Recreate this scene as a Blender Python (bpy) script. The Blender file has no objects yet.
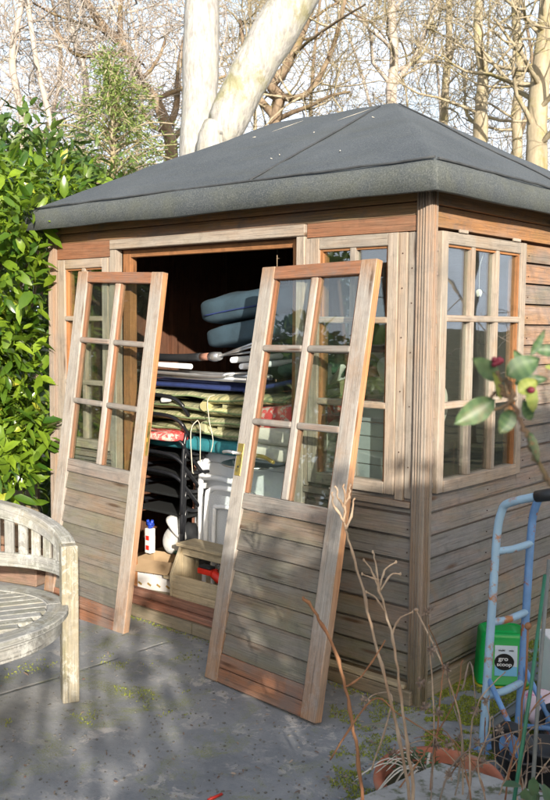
import bpy, bmesh, math, random
import numpy as np
from math import sin, cos, pi, radians, sqrt, atan2
from mathutils import Vector, Matrix, noise as mnoise
random.seed(7); np.random.seed(7)
sc = bpy.context.scene
COL = sc.collection

# ------------------------------------------------------------------ camera
CAM = Vector((2.003, -3.183, 1.574)); YAW, PITCH, ROLL, FPX = -0.719, -0.083, 0.009, 923.25
_f = Vector((sin(YAW)*cos(PITCH), cos(YAW)*cos(PITCH), sin(PITCH)))
_r0 = Vector((cos(YAW), -sin(YAW), 0)); _u0 = _r0.cross(_f)
_r = _r0*cos(ROLL) + _u0*sin(ROLL); _u = -_r0*sin(ROLL) + _u0*cos(ROLL)
cd = bpy.data.cameras.new('camera'); cam = bpy.data.objects.new('camera', cd); COL.objects.link(cam)
cam.matrix_world = Matrix(((_r.x, _u.x, -_f.x, CAM.x), (_r.y, _u.y, -_f.y, CAM.y), (_r.z, _u.z, -_f.z, CAM.z), (0, 0, 0, 1)))
cd.sensor_fit = 'VERTICAL'; cd.sensor_height = 24; cd.lens = FPX/800*24
cd.clip_start = .05; cd.clip_end = 600
cd.dof.use_dof = True; cd.dof.focus_distance = 4.3; cd.dof.aperture_fstop = 5.0
sc.camera = cam

def at(px, py, depth):          # a point at a chosen real distance
    return CAM + (_f + _r*((px-275)/FPX) - _u*((py-400)/FPX))*depth
def hit(px, py, ax, val):
    d = _f + _r*((px-275)/FPX) - _u*((py-400)/FPX)
    return CAM + d*((val-CAM[ax])/d[ax])
def gnd(px, py, z=0.0): return hit(px, py, 2, z)

# ------------------------------------------------------------------ materials
def newmat(name):
    m = bpy.data.materials.new(name); m.use_nodes = True
    nt = m.node_tree; nt.nodes.clear()
    out = nt.nodes.new('ShaderNodeOutputMaterial')
    b = nt.nodes.new('ShaderNodeBsdfPrincipled'); nt.links.new(b.outputs[0], out.inputs[0])
    return m, nt, b, out
class NT:
    def __init__(s, nt): s.nt = nt
    def n(s, t, **k):
        x = s.nt.nodes.new(t)
        for a, v in k.items(): setattr(x, a, v)
        return x
    def l(s, a, b): s.nt.links.new(a, b)
    def coord(s, w): return s.n('ShaderNodeTexCoord').outputs[w]
    def mapping(s, src, sc_, loc=(0, 0, 0)):
        m = s.n('ShaderNodeMapping'); s.l(src, m.inputs[0]); m.inputs['Scale'].default_value = sc_; m.inputs['Location'].default_value = loc
        return m.outputs[0]
    def noise(s, src, scale=1, detail=4, rough=.55, dist=0):
        m = s.n('ShaderNodeTexNoise'); s.l(src, m.inputs['Vector'])
        m.inputs['Scale'].default_value = scale; m.inputs['Detail'].default_value = detail
        m.inputs['Roughness'].default_value = rough; m.inputs['Distortion'].default_value = dist
        return m.outputs[0]
    def mr(s, src, a, b, c=0, d=1, clamp=True):
        m = s.n('ShaderNodeMapRange'); s.l(src, m.inputs[0]); m.clamp = clamp
        for i, v in enumerate((a, b, c, d)): m.inputs[i+1].default_value = v
        return m.outputs[0]
    def math(s, op, a, b=None):
        m = s.n('ShaderNodeMath', operation=op)
        for i, v in enumerate((a, b)):
            if v is None: continue
            if isinstance(v, (int, float)): m.inputs[i].default_value = v
            else: s.l(v, m.inputs[i])
        return m.outputs[0]
    def mix(s, fac, a, b, mode='MIX'):
        m = s.n('ShaderNodeMix', data_type='RGBA', blend_type=mode)
        for i, v in ((0, fac), (6, a), (7, b)):
            if isinstance(v, (int, float)): m.inputs[i].default_value = v
            elif isinstance(v, (tuple, list)): m.inputs[i].default_value = (*v[:3], 1)
            else: s.l(v, m.inputs[i])
        return m.outputs[2]
    def bump(s, h, strength, dist=.01):
        m = s.n('ShaderNodeBump'); s.l(h, m.inputs['Height']); m.inputs['Strength'].default_value = strength; m.inputs['Distance'].default_value = dist
        return m.outputs[0]
    def attr(s, name='tone'): return s.n('ShaderNodeAttribute', attribute_name=name).outputs['Fac']
def sc3(c, k): return tuple(min(1, x*k) for x in c)

def wood(name, grey, fresh, amt=.3, zramps=(), damp=0, algae=0, rough=.82, crack=.55, knots=True):
    m, nt, b, out = newmat(name); N = NT(nt)
    uv = N.coord('UV')
    g1 = N.noise(N.mapping(uv, (5, 150, 1)), 1, 7, .66, .4)
    g2 = N.noise(N.mapping(uv, (1.1, 7, 1), (3.1, 1.7, 0)), 1, 8, .68, .6)
    g3 = N.noise(N.mapping(uv, (2.4, 230, 1), (9, 5, 0)), 1, 4, .55)
    g4 = N.noise(N.mapping(uv, (14, 30, 1), (4, 4, 0)), 1, 4, .7)
    tone = N.attr()
    ga = N.mix(N.mr(g1, .3, .7), sc3(grey, .74), sc3(grey, 1.2))
    fa = N.mix(N.mr(g1, .3, .7), sc3(fresh, .62), sc3(fresh, 1.25))
    f = N.math('ADD', N.mr(g2, .30, .70, -.42, .42, False), N.math('MULTIPLY', N.math('SUBTRACT', tone, .5), .26))
    f = N.math('ADD', f, amt)
    if zramps:
        z = N.n('ShaderNodeSeparateXYZ'); N.l(N.coord('Object'), z.inputs[0]); z = z.outputs[2]
        for (a, c, w) in zramps:
            f = N.math('ADD', f, N.mr(z, a, c, 0, w))
    f = N.mr(f, .0, 1.0)
    col = N.mix(f, ga, fa)
    col = N.mix(N.mr(g4, .52, .72, 0, .35), col, sc3(grey, .45))
    if algae:
        a = N.noise(N.mapping(uv, (2.5, 6, 1), (7, 1, 0)), 1, 5, .65)
        col = N.mix(N.mr(a, .47, .7, 0, algae), col, (.13, .14, .055))
    col = N.mix(N.mr(g3, .60, .68, 0, crack), col, sc3(grey, .22))
    if damp:
        zz = N.n('ShaderNodeSeparateXYZ'); N.l(N.coord('Object'), zz.inputs[0])
        dm = N.math('MULTIPLY', N.mr(zz.outputs[2], .42, .05, 0, damp), N.mr(g4, .35, .6, .5, 1))
        col = N.mix(dm, col, (.12, .125, .05))
    # knots
    if knots:
        v = N.n('ShaderNodeTexVoronoi', feature='F1'); N.l(N.mapping(uv, (2.1, 13, 1), (2, .4, 0)), v.inputs['Vector']); v.inputs['Scale'].default_value = 1
        col = N.mix(N.mr(v.outputs['Distance'], .06, .16, .85, 0), col, sc3(fresh, .3))
    oc = N.coord('Object')
    w1 = N.noise(oc, 3.1, 8, .7, .5); w2 = N.noise(oc, 11, 6, .7)
    col = N.mix(N.mr(w1, .50, .68, 0, .55), col, sc3((grey[0]*.72, grey[1]*.76, grey[2]*.82), .75))
    col = N.mix(N.mr(w1, .46, .32, 0, .40), col, sc3((fresh[0]*.9, fresh[1], fresh[2]), 1.0))
    col = N.mix(N.mr(w2, .56, .74, 0, .6), col, sc3(grey, .42))
    br = N.mr(tone, 0, 1, .86, 1.12)
    x = N.n('ShaderNodeVectorMath', operation='SCALE'); N.l(col, x.inputs[0]); N.l(br, x.inputs['Scale'])
    N.l(x.outputs[0], b.inputs['Base Color'])
    b.inputs['Roughness'].default_value = rough; b.inputs['Specular IOR Level'].default_value = .25
    h = N.math('ADD', g1, N.math('MULTIPLY', N.mr(g3, .58, .68), -1.2))
    N.l(N.bump(h, .55, .003), b.inputs['Normal'])
    return m

def flaky(m, amt=.7, c=(.50, .51, .48)):
    nt = m.node_tree; N = NT(nt); b = [n for n in nt.nodes if n.type == 'BSDF_PRINCIPLED'][0]
    src = b.inputs['Base Color'].links[0].from_socket; co = N.coord('Object')
    a = N.noise(N.mapping(co, (30, 30, 22)), 1, 6, .75, .6); g = N.noise(co, 4, 3)
    k = N.math('MULTIPLY', N.mr(a, .50, .58), N.mr(g, .38, .6, .15, amt))
    N.l(N.mix(k, src, c), b.inputs['Base Color']); return m
def plain(name, c, rough=.6, var=.15, nscale=8, metal=0, bump=0, coat=0, spec=.5, c2=None, thr=(.5, .65), c2scale=6):
    m, nt, b, out = newmat(name); N = NT(nt)
    co = N.coord('Object')
    n1 = N.noise(co, nscale, 5, .6)
    col = N.mix(N.mr(n1, .3, .7), sc3(c, 1-var), sc3(c, 1+var))
    if c2:
        n2 = N.noise(co, c2scale, 6, .68)
        col = N.mix(N.mr(n2, thr[0], thr[1]), col, c2)
    N.l(col, b.inputs['Base Color']); b.inputs['Roughness'].default_value = rough; b.inputs['Metallic'].default_value = metal
    b.inputs['Specular IOR Level'].default_value = spec
    if coat: b.inputs['Coat Weight'].default_value = coat
    if bump: N.l(N.bump(N.noise(co, nscale*6, 4, .6), bump, .004), b.inputs['Normal'])
    return m

def leafmat(name, dark, light, yellow=None, rough=.35, trans=.25):
    m, nt, b, out = newmat(name); N = NT(nt)
    t = N.attr()
    col = N.mix(t, dark, light)
    if yellow: col = N.mix(N.mr(t, .93, .97), col, yellow)
    co = N.coord('Object')
    col = N.mix(N.mr(N.noise(co, 30, 3), .4, .7, 0, .3), col, sc3(dark, .7))
    N.l(col, b.inputs['Base Color']); b.inputs['Roughness'].default_value = rough
    tr = N.n('ShaderNodeBsdfTranslucent'); c2 = N.mix(.5, col, light); N.l(c2, tr.inputs[0])
    mx = N.n('ShaderNodeMixShader'); mx.inputs[0].default_value = trans
    N.l(b.outputs[0], mx.inputs[1]); N.l(tr.outputs[0], mx.inputs[2]); N.l(mx.outputs[0], out.inputs[0])
    return m

def barkmat(name, c, c2, moss=0, scale=6, lichen=None):
    m, nt, b, out = newmat(name); N = NT(nt)
    co = N.coord('Object')
    n1 = N.noise(N.mapping(co, (scale, scale, scale*.25)), 1, 6, .65)
    col = N.mix(N.mr(n1, .35, .65), c, c2)
    if moss:
        n2 = N.noise(co, 2.2, 5, .7)
        col = N.mix(N.mr(n2, .52, .62, 0, moss), col, (.22, .20, .03))
    if lichen:
        n3 = N.noise(co, 9, 5, .7)
        col = N.mix(N.mr(n3, .5, .6, 0, .7), col, lichen)
    N.l(col, b.inputs['Base Color']); b.inputs['Roughness'].default_value = .9; b.inputs['Specular IOR Level'].default_value = .15
    N.l(N.bump(n1, .6, .03), b.inputs['Normal'])
    return m

M = {}
SH_Z = ((1.55, 1.97, .6), (2.0, 2.06, .6))
M['clad'] = wood('weathered_cladding', (.222, .210, .198), (.29, .15, .07), .10, SH_Z, algae=.35, damp=.6)
M['clad_side'] = wood('side_cladding', (.228, .220, .214), (.36, .18, .08), .06, ((.9, 1.5, .38), (1.9, 2.0, .6)), algae=.3, damp=.6)  # lower z ramp puts sunlit tan above shaded grey into the colour
M['post'] = wood('corner_post_wood', (.30, .26, .22), (.34, .185, .10), .18, ((1.2, 2.0, .3),), algae=.15, damp=.6)
M['frame'] = wood('window_frame_wood', (.36, .315, .265), (.34, .20, .11), .14, (), algae=.12)
M['frame_red'] = wood('red_frame_wood', (.27, .18, .12), (.27, .105, .05), .6, ())
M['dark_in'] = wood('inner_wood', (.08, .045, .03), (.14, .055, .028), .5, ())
M['joint'] = wood('reveal_wood', (.30, .15, .07), (.38, .16, .06), .5, (), crack=.4)
DZ = ((.55, .1, .75), (1.6, 1.86, .9))
M['door'] = wood('door_stile_wood', (.36, .33, .295), (.33, .185, .10), .04, ((.55, .15, .75), (1.72, 1.85, .8)), algae=.05)
M['door_dark'] = wood('door_rail_wood', (.26, .24, .215), (.27, .125, .07), .08, ((.30, .1, .9), (1.72, 1.80, .95)), algae=.1)
M['door_panel'] = wood('door_panel_wood', (.185, .170, .148), (.21, .12, .065), .06, ((.6, .76, .3),), algae=.4)
M['door_edge'] = wood('fresh_door_edge', (.36, .28, .21), (.50, .235, .10), .30, ((.3, .9, .6),), crack=.45)
M['sill'] = wood('threshold_wood', (.30, .20, .16), (.32, .14, .09), .7, ())
M['bearer'] = wood('bearer_wood', (.32, .28, .21), (.33, .22, .13), .3, (), algae=.5)
M['bench'] = wood('silvered_teak', (.30, .30, .285), (.33, .27, .16), -.02, (), algae=.5, crack=.6)
M['bench_leg'] = wood('silvered_teak_leg', (.28, .265, .22), (.30, .23, .11), .25, (), algae=.6, crack=.6)
flaky(M['bench']); flaky(M['bench_leg'], .6); flaky(M['door'], .18, (.46, .44, .42))
M['pine'] = wood('pale_pine', (.44, .38, .27), (.46, .36, .22), .4, (), crack=.25)
M['fence'] = wood('old_fence_wood', (.33, .27, .17), (.35, .24, .12), .4, (), algae=.4)
M['sleeper'] = wood('sleeper_wood', (.22, .17, .13), (.30, .14, .09), .4, (), algae=.6)

def felt():
    m, nt, b, out = newmat('roofing_felt'); N = NT(nt)
    co = N.coord('Object')
    sp = N.noise(co, 170, 3, .8); big = N.noise(co, 2.2, 6, .6); z = N.n('ShaderNodeSeparateXYZ'); N.l(co, z.inputs[0])
    col = N.mix(N.mr(big, .35, .65), (.050, .062, .077), (.078, .092, .108))
    al = N.noise(co, 5, 5, .7)
    zz = N.mr(z.outputs[2], 2.17, 2.23, 1, .12)
    col = N.mix(N.math('MULTIPLY', N.mr(al, .38, .62, .2, .8), zz), col, (.088, .097, .082))
    col = N.mix(N.mr(sp, .48, .68, 0, .6), col, (.19, .20, .195))
    col = N.mix(N.mr(sp, .42, .30, 0, .6), col, (.02, .024, .028))
    st = N.noise(N.mapping(co, (1.5, 1.5, 12), (4, 2, 1)), 1, 5, .7)
    col = N.mix(N.mr(st, .52, .72, 0, .35), col, (.08, .085, .07))
    N.l(col, b.inputs['Base Color']); b.inputs['Roughness'].default_value = .9; b.inputs['Specular IOR Level'].default_value = .25
    h = N.math('ADD', N.math('MULTIPLY', sp, .12), N.noise(co, 3.2, 3))
    N.l(N.bump(h, .5, .02), b.inputs['Normal'])
    return m
M['felt'] = felt()

def glassmat(name, dirt=.06, tint=(.93, .97, .95), boost=.1):
    m, nt, b, out = newmat(name); N = NT(nt)
    lw = N.n('ShaderNodeLayerWeight'); lw.inputs[0].default_value = .5
    f = N.math('POWER', lw.outputs['Facing'], 4.0)
    f = N.mr(f, 0, 1, boost, 1.0)
    tr = N.n('ShaderNodeBsdfTransparent'); tr.inputs[0].default_value = (*tint, 1)
    gl = N.n('ShaderNodeBsdfGlossy'); gl.inputs['Roughness'].default_value = .015
    co = N.coord('Object'); N.l(N.bump(N.noise(co, 2.5, 2), .08, .02), gl.inputs['Normal'])
    mx = N.n('ShaderNodeMixShader'); N.l(f, mx.inputs[0]); N.l(tr.outputs[0], mx.inputs[1]); N.l(gl.outputs[0], mx.inputs[2])
    df = N.n('ShaderNodeBsdfDiffuse'); df.inputs[0].default_value = (.5, .5, .46, 1)
    d = N.mr(N.noise(co, 7, 6, .75), .35, .75, dirt*.3, dirt*2.2)
    m2 = N.n('ShaderNodeMixShader'); N.l(d, m2.inputs[0]); N.l(mx.outputs[0], m2.inputs[1]); N.l(df.outputs[0], m2.inputs[2])
    N.l(m2.outputs[0], out.inputs[0]); nt.nodes.remove(b)
    return m
M['glass'] = glassmat('window_glass', .008, boost=.16)
M['glass_door'] = glassmat('door_glass', .006, boost=.09)

def patio():
    m, nt, b, out = newmat('old_concrete'); N = NT(nt)
    co = N.coord('Object')
    n1 = N.noise(co, 2.2, 8, .65, .3); n2 = N.noise(co, 28, 8, .8); n3 = N.noise(co, 3.3, 8, .75, .8)
    n4 = N.noise(N.mapping(co, (1.1, 4.2, 1), (2, 5, 0)), 1, 8, .7, 1.2); n5 = N.noise(co, 150, 2, .6)
    col = N.mix(N.mr(n1, .35, .65), (.175, .185, .20), (.305, .312, .32))
    col = N.mix(N.mr(n2, .5, .75, 0, .6), col, (.32, .32, .31))
    col = N.mix(N.mr(n2, .42, .28, 0, .6), col, (.06, .064, .07))
    # pale lichen / dried silt streaks
    n6 = N.noise(co, 9, 9, .78, .5)
    k = N.math('MULTIPLY', N.mr(n4, .44, .60), N.mr(n6, .52, .57))
    col = N.mix(N.math('MULTIPLY', k, .8), col, (.46, .43, .40))
    ck = N.n('ShaderNodeTexVoronoi', feature='DISTANCE_TO_EDGE'); N.l(N.mapping(N.mix(.12, co, N.n('ShaderNodeTexNoise').outputs[1]), (.30, .42, .001), (.55, .30, 0)), ck.inputs['Vector']); ck.inputs['Scale'].default_value = 1
    crk = N.math('MULTIPLY', N.mr(ck.outputs['Distance'], .001, .0035, 1, 0), N.mr(n1, .42, .56))
    col = N.mix(N.math('MULTIPLY', crk, .45), col, (.05, .055, .04))
    # moss film
    ms = N.math('MULTIPLY', N.mr(n3, .52, .64), N.mr(n5, .40, .58))
    col = N.mix(N.math('MULTIPLY', ms, .8), col, (.20, .22, .05))
    N.l(col, b.inputs['Base Color']); b.inputs['Roughness'].default_value = .85
    h = N.math('ADD', N.math('MULTIPLY', n2, .8), N.math('SUBTRACT', n1, crk))
    N.l(N.bump(h, .7, .015), b.inputs['Normal'])
    return m
M['patio'] = patio()
M['soil'] = plain('garden_ground', (.09, .085, .04), .95, .4, 3, bump=.5, c2=(.05, .07, .02))

def stripes(name, c1, c2, c3, freq=60, rough=.85):
    m, nt, b, out = newmat(name); N = NT(nt)
    uv = N.coord('UV'); s = N.n('ShaderNodeSeparateXYZ'); N.l(uv, s.inputs[0])
    v = s.outputs[1]
    w = N.math('SINE', N.math('MULTIPLY', v, freq*2*pi)); w2 = N.math('SINE', N.math('MULTIPLY', v, freq*pi*.5))
    col = N.mix(N.mr(w, -.2, .3), c1, c2); col = N.mix(N.mr(w2, .75, .9), col, c3)
    n = N.noise(N.mapping(uv, (400, 400, 1)), 1, 2); col = N.mix(N.mr(n, .3, .7, 0, .25), col, sc3(c1, .5))
    N.l(col, b.inputs['Base Color']); b.inputs['Roughness'].default_value = rough; b.inputs['Specular IOR Level'].default_value = .15
    N.l(N.bump(N.noise(uv, 14, 4), .7, .02), b.inputs['Normal'])
    return m
M['str_green'] = stripes('green_gold_stripe', (.32, .32, .19), (.42, .41, .25), (.25, .27, .17), 40)
M['str_beige'] = stripes('beige_stripe', (.36, .35, .19), (.44, .42, .26), (.25, .27, .13), 40)
M['str_gold'] = stripes('gold_stripe', (.40, .38, .18), (.50, .46, .25), (.24, .26, .14), 36)
M['pipe'] = plain('olive_piping', (.16, .22, .10), .8, .2, 20)
M['teal'] = plain('teal_fabric', (.02, .17, .20), .8, .3, 12, bump=.4)
M['blue'] = plain('dusty_blue_fabric', (.032, .062, .085), .85, .25, 9, bump=.4)
M['navy'] = plain('navy_fabric', (.015, .03, .12), .8, .3, 20)
M['greenc'] = plain('dark_green_fabric', (.012, .06, .035), .85, .3, 10, bump=.5)
M['cream'] = plain('cream_fabric', (.68, .63, .54), .9, .15, 10, bump=.6)
M['redc'] = plain('red_pattern_fabric', (.62, .06, .06), .85, .3, 14, c2=(.6, .45, .38), thr=(.5, .56), c2scale=22)
M['black'] = plain('black_enamel', (.012, .013, .016), .28, .2, 8)
M['blackp'] = plain('black_plastic', (.02, .022, .025), .5, .3, 10)
M['mesh_dk'] = plain('dark_sling_fabric', (.006, .008, .009), .8, .3, 40)
M['steel'] = plain('dull_steel', (.55, .56, .57), .35, .1, 12, metal=.8)
M['white'] = plain('white_plastic', (.80, .82, .84), .4, .05, 5, c2=(.55, .58, .56), thr=(.55, .75))
M['ceram'] = plain('white_ceramic', (.78, .76, .70), .35, .04, 5)
M['card'] = plain('brown_cardboard', (.38, .27, .16), .9, .12, 6)
M['cardw'] = plain('printed_white_card', (.66, .66, .66), .7, .05, 6)
M['print'] = plain('print_ink', (.30, .20, .05), .7, .4, 40)
M['red'] = plain('red_plastic', (.62, .03, .015), .35, .15, 10)
M['bluep'] = plain('blue_plastic', (.02, .06, .45), .35, .15, 10)
M['bag'] = plain('white_bag', (.62, .63, .62), .55, .15, 12, bump=.8)
M['brass'] = plain('aged_brass', (.50, .38, .12), .35, .25, 20, metal=.7, c2=(.12, .12, .08), thr=(.52, .7), c2scale=18)
M['grey_paint'] = plain('grey_painted_board', (.36, .41, .42), .7, .08, 8)
M['bluepaint'] = plain('chipped_blue_paint', (.12, .25, .48), .5, .2, 9, c2=(.28, .10, .035), thr=(.57, .62), c2scale=14)
M['bluepale'] = plain('faded_blue_paint', (.27, .42, .56), .5, .12, 9, c2=(.36, .15, .05), thr=(.53, .60), c2scale=10)
M['tub'] = plain('bright_green_plastic', (.0, .33, .06), .38, .05, 5, spec=.5)
M['label'] = plain('tub_label_paper', (.58, .68, .78), .5, .03, 5)
M['labelb'] = plain('tub_label_blue', (.20, .52, .80), .5, .03, 5)
M['ink'] = plain('black_ink', (.01, .01, .012), .5, .1, 5)
M['wht'] = plain('white_ink', (.75, .78, .8), .5, .03, 5)
M['terra'] = plain('terracotta', (.40, .13, .07), .85, .25, 7, bump=.4, c2=(.30, .24, .17), thr=(.55, .7))
M['stone'] = plain('weathered_stone', (.33, .33, .32), .95, .25, 9, bump=.9, c2=(.11, .12, .07), thr=(.52, .62), c2scale=14)
M['drystem'] = barkmat('dry_stem', (.48, .38, .28), (.30, .20, .13), scale=26)
M['brownstem'] = barkmat('brown_stem', (.24, .11, .06), (.32, .17, .09), scale=20)
M['greystem'] = barkmat('grey_dead_stem', (.30, .25, .20), (.20, .15, .12), scale=20)
M['deadleaf'] = leafmat('dead_leaf', (.13, .08, .06), (.36, .29, .23), rough=.8, trans=.15)
M['laurel'] = leafmat('laurel_leaf', (.03, .085, .010), (.25, .37, .03), (.48, .44, .06), .25, .24)
M['laurel_dk'] = leafmat('far_laurel_leaf', (.045, .10, .02), (.13, .20, .035), (.25, .25, .06), .4, .25)
M['conifer'] = leafmat('conifer_leaf', (.10, .17, .04), (.34, .42, .12), None, .6, .35)
M['hedge'] = leafmat('hedge_leaf', (.03, .08, .015), (.09, .15, .03), None, .5, .15)
M['rose'] = leafmat('rose_leaf', (.05, .11, .05), (.13, .21, .09), None, .45, .25)
M['rose_y'] = leafmat('pale_rose_leaf', (.22, .30, .06), (.34, .38, .10), None, .5, .25)
flaky(M['rose'], .35, (.20, .13, .07))
M['rosered'] = plain('red_rosebud', (.13, .006, .022), .6, .3, 30)
M['rosestem'] = barkmat('rose_stem', (.24, .20, .10), (.16, .10, .08), scale=15)
M['bark_white'] = barkmat('pale_smooth_bark', (.27, .26, .245), (.50, .49, .475), .0, 26, lichen=(.38, .37, .32))
M['bark_whitem'] = barkmat('pale_mossy_bark', (.27, .26, .24), (.50, .49, .465), .55, 26, lichen=(.40, .39, .33))
M['bark_tan'] = barkmat('tan_bark', (.26, .22, .15), (.44, .38, .27), .4, 7)
M['bark_dk'] = barkmat('dark_tan_bark', (.13, .09, .06), (.30, .23, .16), .25, 8)
M['bark_pale'] = barkmat('pale_twig_bark', (.34, .29, .25), (.48, .43, .38), .15, 8)
M['moss'] = leafmat('moss', (.14, .17, .02), (.36, .40, .06), None, .9, .1)
M['string'] = plain('pale_string', (.62, .56, .44), .9, .1, 30)

# ------------------------------------------------------------------ mesh builder
class MB:
    def __init__(s): s.V = []; s.F = []; s.UV = []; s.T = []; s.MI = []; s.S = []
    def face(s, idx, uv=None, tone=.5, mi=0, smooth=False):
        s.F.append(tuple(idx)); s.UV += uv if uv else [(0, 0)]*len(idx); s.T += [tone]*len(idx); s.MI.append(mi); s.S.append(smooth)
    def box(s, lo, hi, mtx=None, mi=0, tone=None, faces=None, taper=None):
        # faces: dict like {'+x': slot}
        lo = Vector(lo); hi = Vector(hi); d = hi-lo; la = max(range(3), key=lambda i: d[i])
        ou, ov = random.random()*20, random.random()*20; tone = random.random() if tone is None else tone
        b = len(s.V)
        cs = [(i, j, k) for i in (0, 1) for j in (0, 1) for k in (0, 1)]
        P = [Vector((hi[0] if i else lo[0], hi[1] if j else lo[1], hi[2] if k else lo[2])) for i, j, k in cs]
        for p in P:
            q = mtx @ p if mtx else p; s.V.append(tuple(q))
        quads = {'-x': (0, 1, 3, 2), '+x': (4, 6, 7, 5), '-y': (0, 4, 5, 1), '+y': (2, 3, 7, 6), '-z': (0, 2, 6, 4), '+z': (1, 5, 7, 3)}
        for k, q in quads.items():
            ax = 'xyz'.index(k[1]); oth = [a for a in range(3) if a != ax]
            ua = la if la in oth else oth[0]; va = [a for a in oth if a != ua][0]
            uv = [(P[i][ua]+ou, P[i][va]+ov+ax*.37) for i in q]
            s.face([b+i for i in q], uv, tone, (faces or {}).get(k, mi))
    def hexa(s, P, tone=None, mi=0, uax=0):   # 8 corners ordered as box
        ou, ov = random.random()*20, random.random()*20; tone = random.random() if tone is None else tone
        b = len(s.V); P = [Vector(p) for p in P]; s.V += [tuple(p) for p in P]
        for q in ((0, 1, 3, 2), (4, 6, 7, 5), (0, 4, 5, 1), (2, 3, 7, 6), (0, 2, 6, 4), (1, 5, 7, 3)):
            n = (P[q[1]]-P[q[0]]).cross(P[q[3]]-P[q[0]])
            uv = []
            for i in q:
                o = [a for a in range(3) if a != uax]
                uv.append((P[i][uax]+ou, P[i][o[0]]+P[i][o[1]]+ov))
            s.face([b+i for i in q], uv, tone, mi)
    def tube(s, pts, rad, n=8, cap=True, mi=0, tone=None, smooth=True, sy=1.0):
        pts = [Vector(p) for p in pts]; m = len(pts)
        if m < 2: return
        if not hasattr(rad, '__len__'): rad = [rad]*m
        tone = random.random() if tone is None else tone
        b = len(s.V); ln = 0; ou = random.random()*9
        t = (pts[1]-pts[0]).normalized(); ref = Vector((0, 0, 1)) if abs(t.z) < .9 else Vector((1, 0, 0))
        x = t.cross(ref).normalized(); L = [0]
        for i in range(m):
            if i: L.append(L[-1]+(pts[i]-pts[i-1]).length)
            t = (pts[min(i+1, m-1)]-pts[max(i-1, 0)])
            if t.length < 1e-9: t = Vector((0, 0, 1))
            t.normalize(); x = (x-t*x.dot(t))
            if x.length < 1e-6: x = t.orthogonal()
            x.normalize(); y = t.cross(x)
            for k in range(n):
                a = 2*pi*k/n; q = pts[i]+(x*cos(a)+y*sin(a)*sy)*rad[i]; s.V.append((q.x, q.y, q.z))
        for i in range(m-1):
            for k in range(n):
                k2 = (k+1) % n
                c = [b+i*n+k, b+i*n+k2, b+(i+1)*n+k2, b+(i+1)*n+k]
                v0, v1 = k/n*.2, (k+1)/n*.2
                s.face(c, [(L[i]+ou, v0), (L[i]+ou, v1), (L[i+1]+ou, v1), (L[i+1]+ou, v0)], tone, mi, smooth)
        if cap:
            s.face([b+k for k in range(n)][::-1], None, tone, mi); s.face([b+(m-1)*n+k for k in range(n)], None, tone, mi)
    def lathe(s, prof, c=(0, 0, 0), n=32, mi=0, tone=.5, wob=0, sx=1, sy=1, rot=0):
        b = len(s.V); c = Vector(c); ph = random.random()*6
        for (r, z) in prof:
            for k in range(n):
                a = 2*pi*k/n; rr = r*(1+wob*sin(3*a+ph+z*9)+wob*.6*sin(7*a+ph*2+z*15))
                X, Y = cos(a)*rr*sx, sin(a)*rr*sy
                s.V.append((c.x+X*cos(rot)-Y*sin(rot), c.y+X*sin(rot)+Y*cos(rot), c.z+z))
        for i in range(len(prof)-1):
            for k in range(n):
                k2 = (k+1) % n; s.face([b+i*n+k, b+i*n+k2, b+(i+1)*n+k2, b+(i+1)*n+k], [(k/n, i*.1), ((k+1)/n, i*.1), ((k+1)/n, i*.1+.1), (k/n, i*.1+.1)], tone, mi, True)
        s.face([b+k for k in range(n)][::-1], None, tone, mi); m = len(prof)-1; s.face([b+m*n+k for k in range(n)], None, tone, mi)
    def pillow(s, c, size, rot=0, tilt=0, n=14, p=4, mi=0, wob=.03, sag=0, puff=.5, seed=0, rx=0):
        # rounded, slightly lumpy cushion; uv in metres
        b = len(s.V); a, d, h = size[0]/2, size[1]/2, size[2]/2
        R = Matrix.Translation(c) @ Matrix.Rotation(rot, 4, 'Z') @ Matrix.Rotation(tilt, 4, 'Y') @ Matrix.Rotation(rx, 4, 'X')
        m = 2*n
        for i in range(n+1):
            th = -pi/2+pi*i/n
            for k in range(m):
                ph = 2*pi*k/m
                def sg(x, e): return math.copysign(abs(x)**e, x)
                e1, e2 = puff, 2/p
                x = sg(cos(th), e1)*sg(cos(ph), e2); y = sg(cos(th), e1)*sg(sin(ph), e2); z = sg(sin(th), e1)
                q = Vector((x*a, y*d, z*h))
                w = mnoise.noise(Vector((q.x*5+seed, q.y*5, q.z*4+seed*2)))
                q *= 1+wob*w*1.0; q.z += wob*h*3*mnoise.noise(Vector((q.x*7+seed, q.y*7, seed)))
                q.z -= sag*(x*x)*h
                q = R @ q; s.V.append((q.x, q.y, q.z))
        for i in range(n):
            for k in range(m):
                k2 = (k+1) % m; ids = [b+i*m+k, b+i*m+k2, b+(i+1)*m+k2, b+(i+1)*m+k]
                uv = []
                for (ii, kk) in ((i, k), (i, k+1), (i+1, k+1), (i+1, k)):
                    uv.append((cos(2*pi*kk/m)*a, sin(pi*(ii/n-.5))*h*1.5+sin(2*pi*kk/m)*d))
                s.face(ids, uv, .5, mi, True)
    def leaves(s, P, D, Nn, L, W, fold=.25, curl=.15, mi=0, tones=None):
        # P base, D direction, Nn normal (numpy arrays)
        k = len(P)
        if k == 0: return
        D = D/np.linalg.norm(D, axis=1, keepdims=True); S = np.cross(D, Nn); S /= (np.linalg.norm(S, axis=1, keepdims=True)+1e-9); U = np.cross(S, D)
        T = np.array([(0, 0, 0), (.35, 0, .06), (.7, 0, .03), (1, 0, -.12), (.28, .42, .10), (.68, .38, .02), (.28, -.42, .10), (.68, -.38, .02)])
        L = np.asarray(L).reshape(-1, 1, 1)*np.ones((k, 1, 1)); W = np.asarray(W).reshape(-1, 1, 1)*np.ones((k, 1, 1))
        t = T[None]
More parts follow.
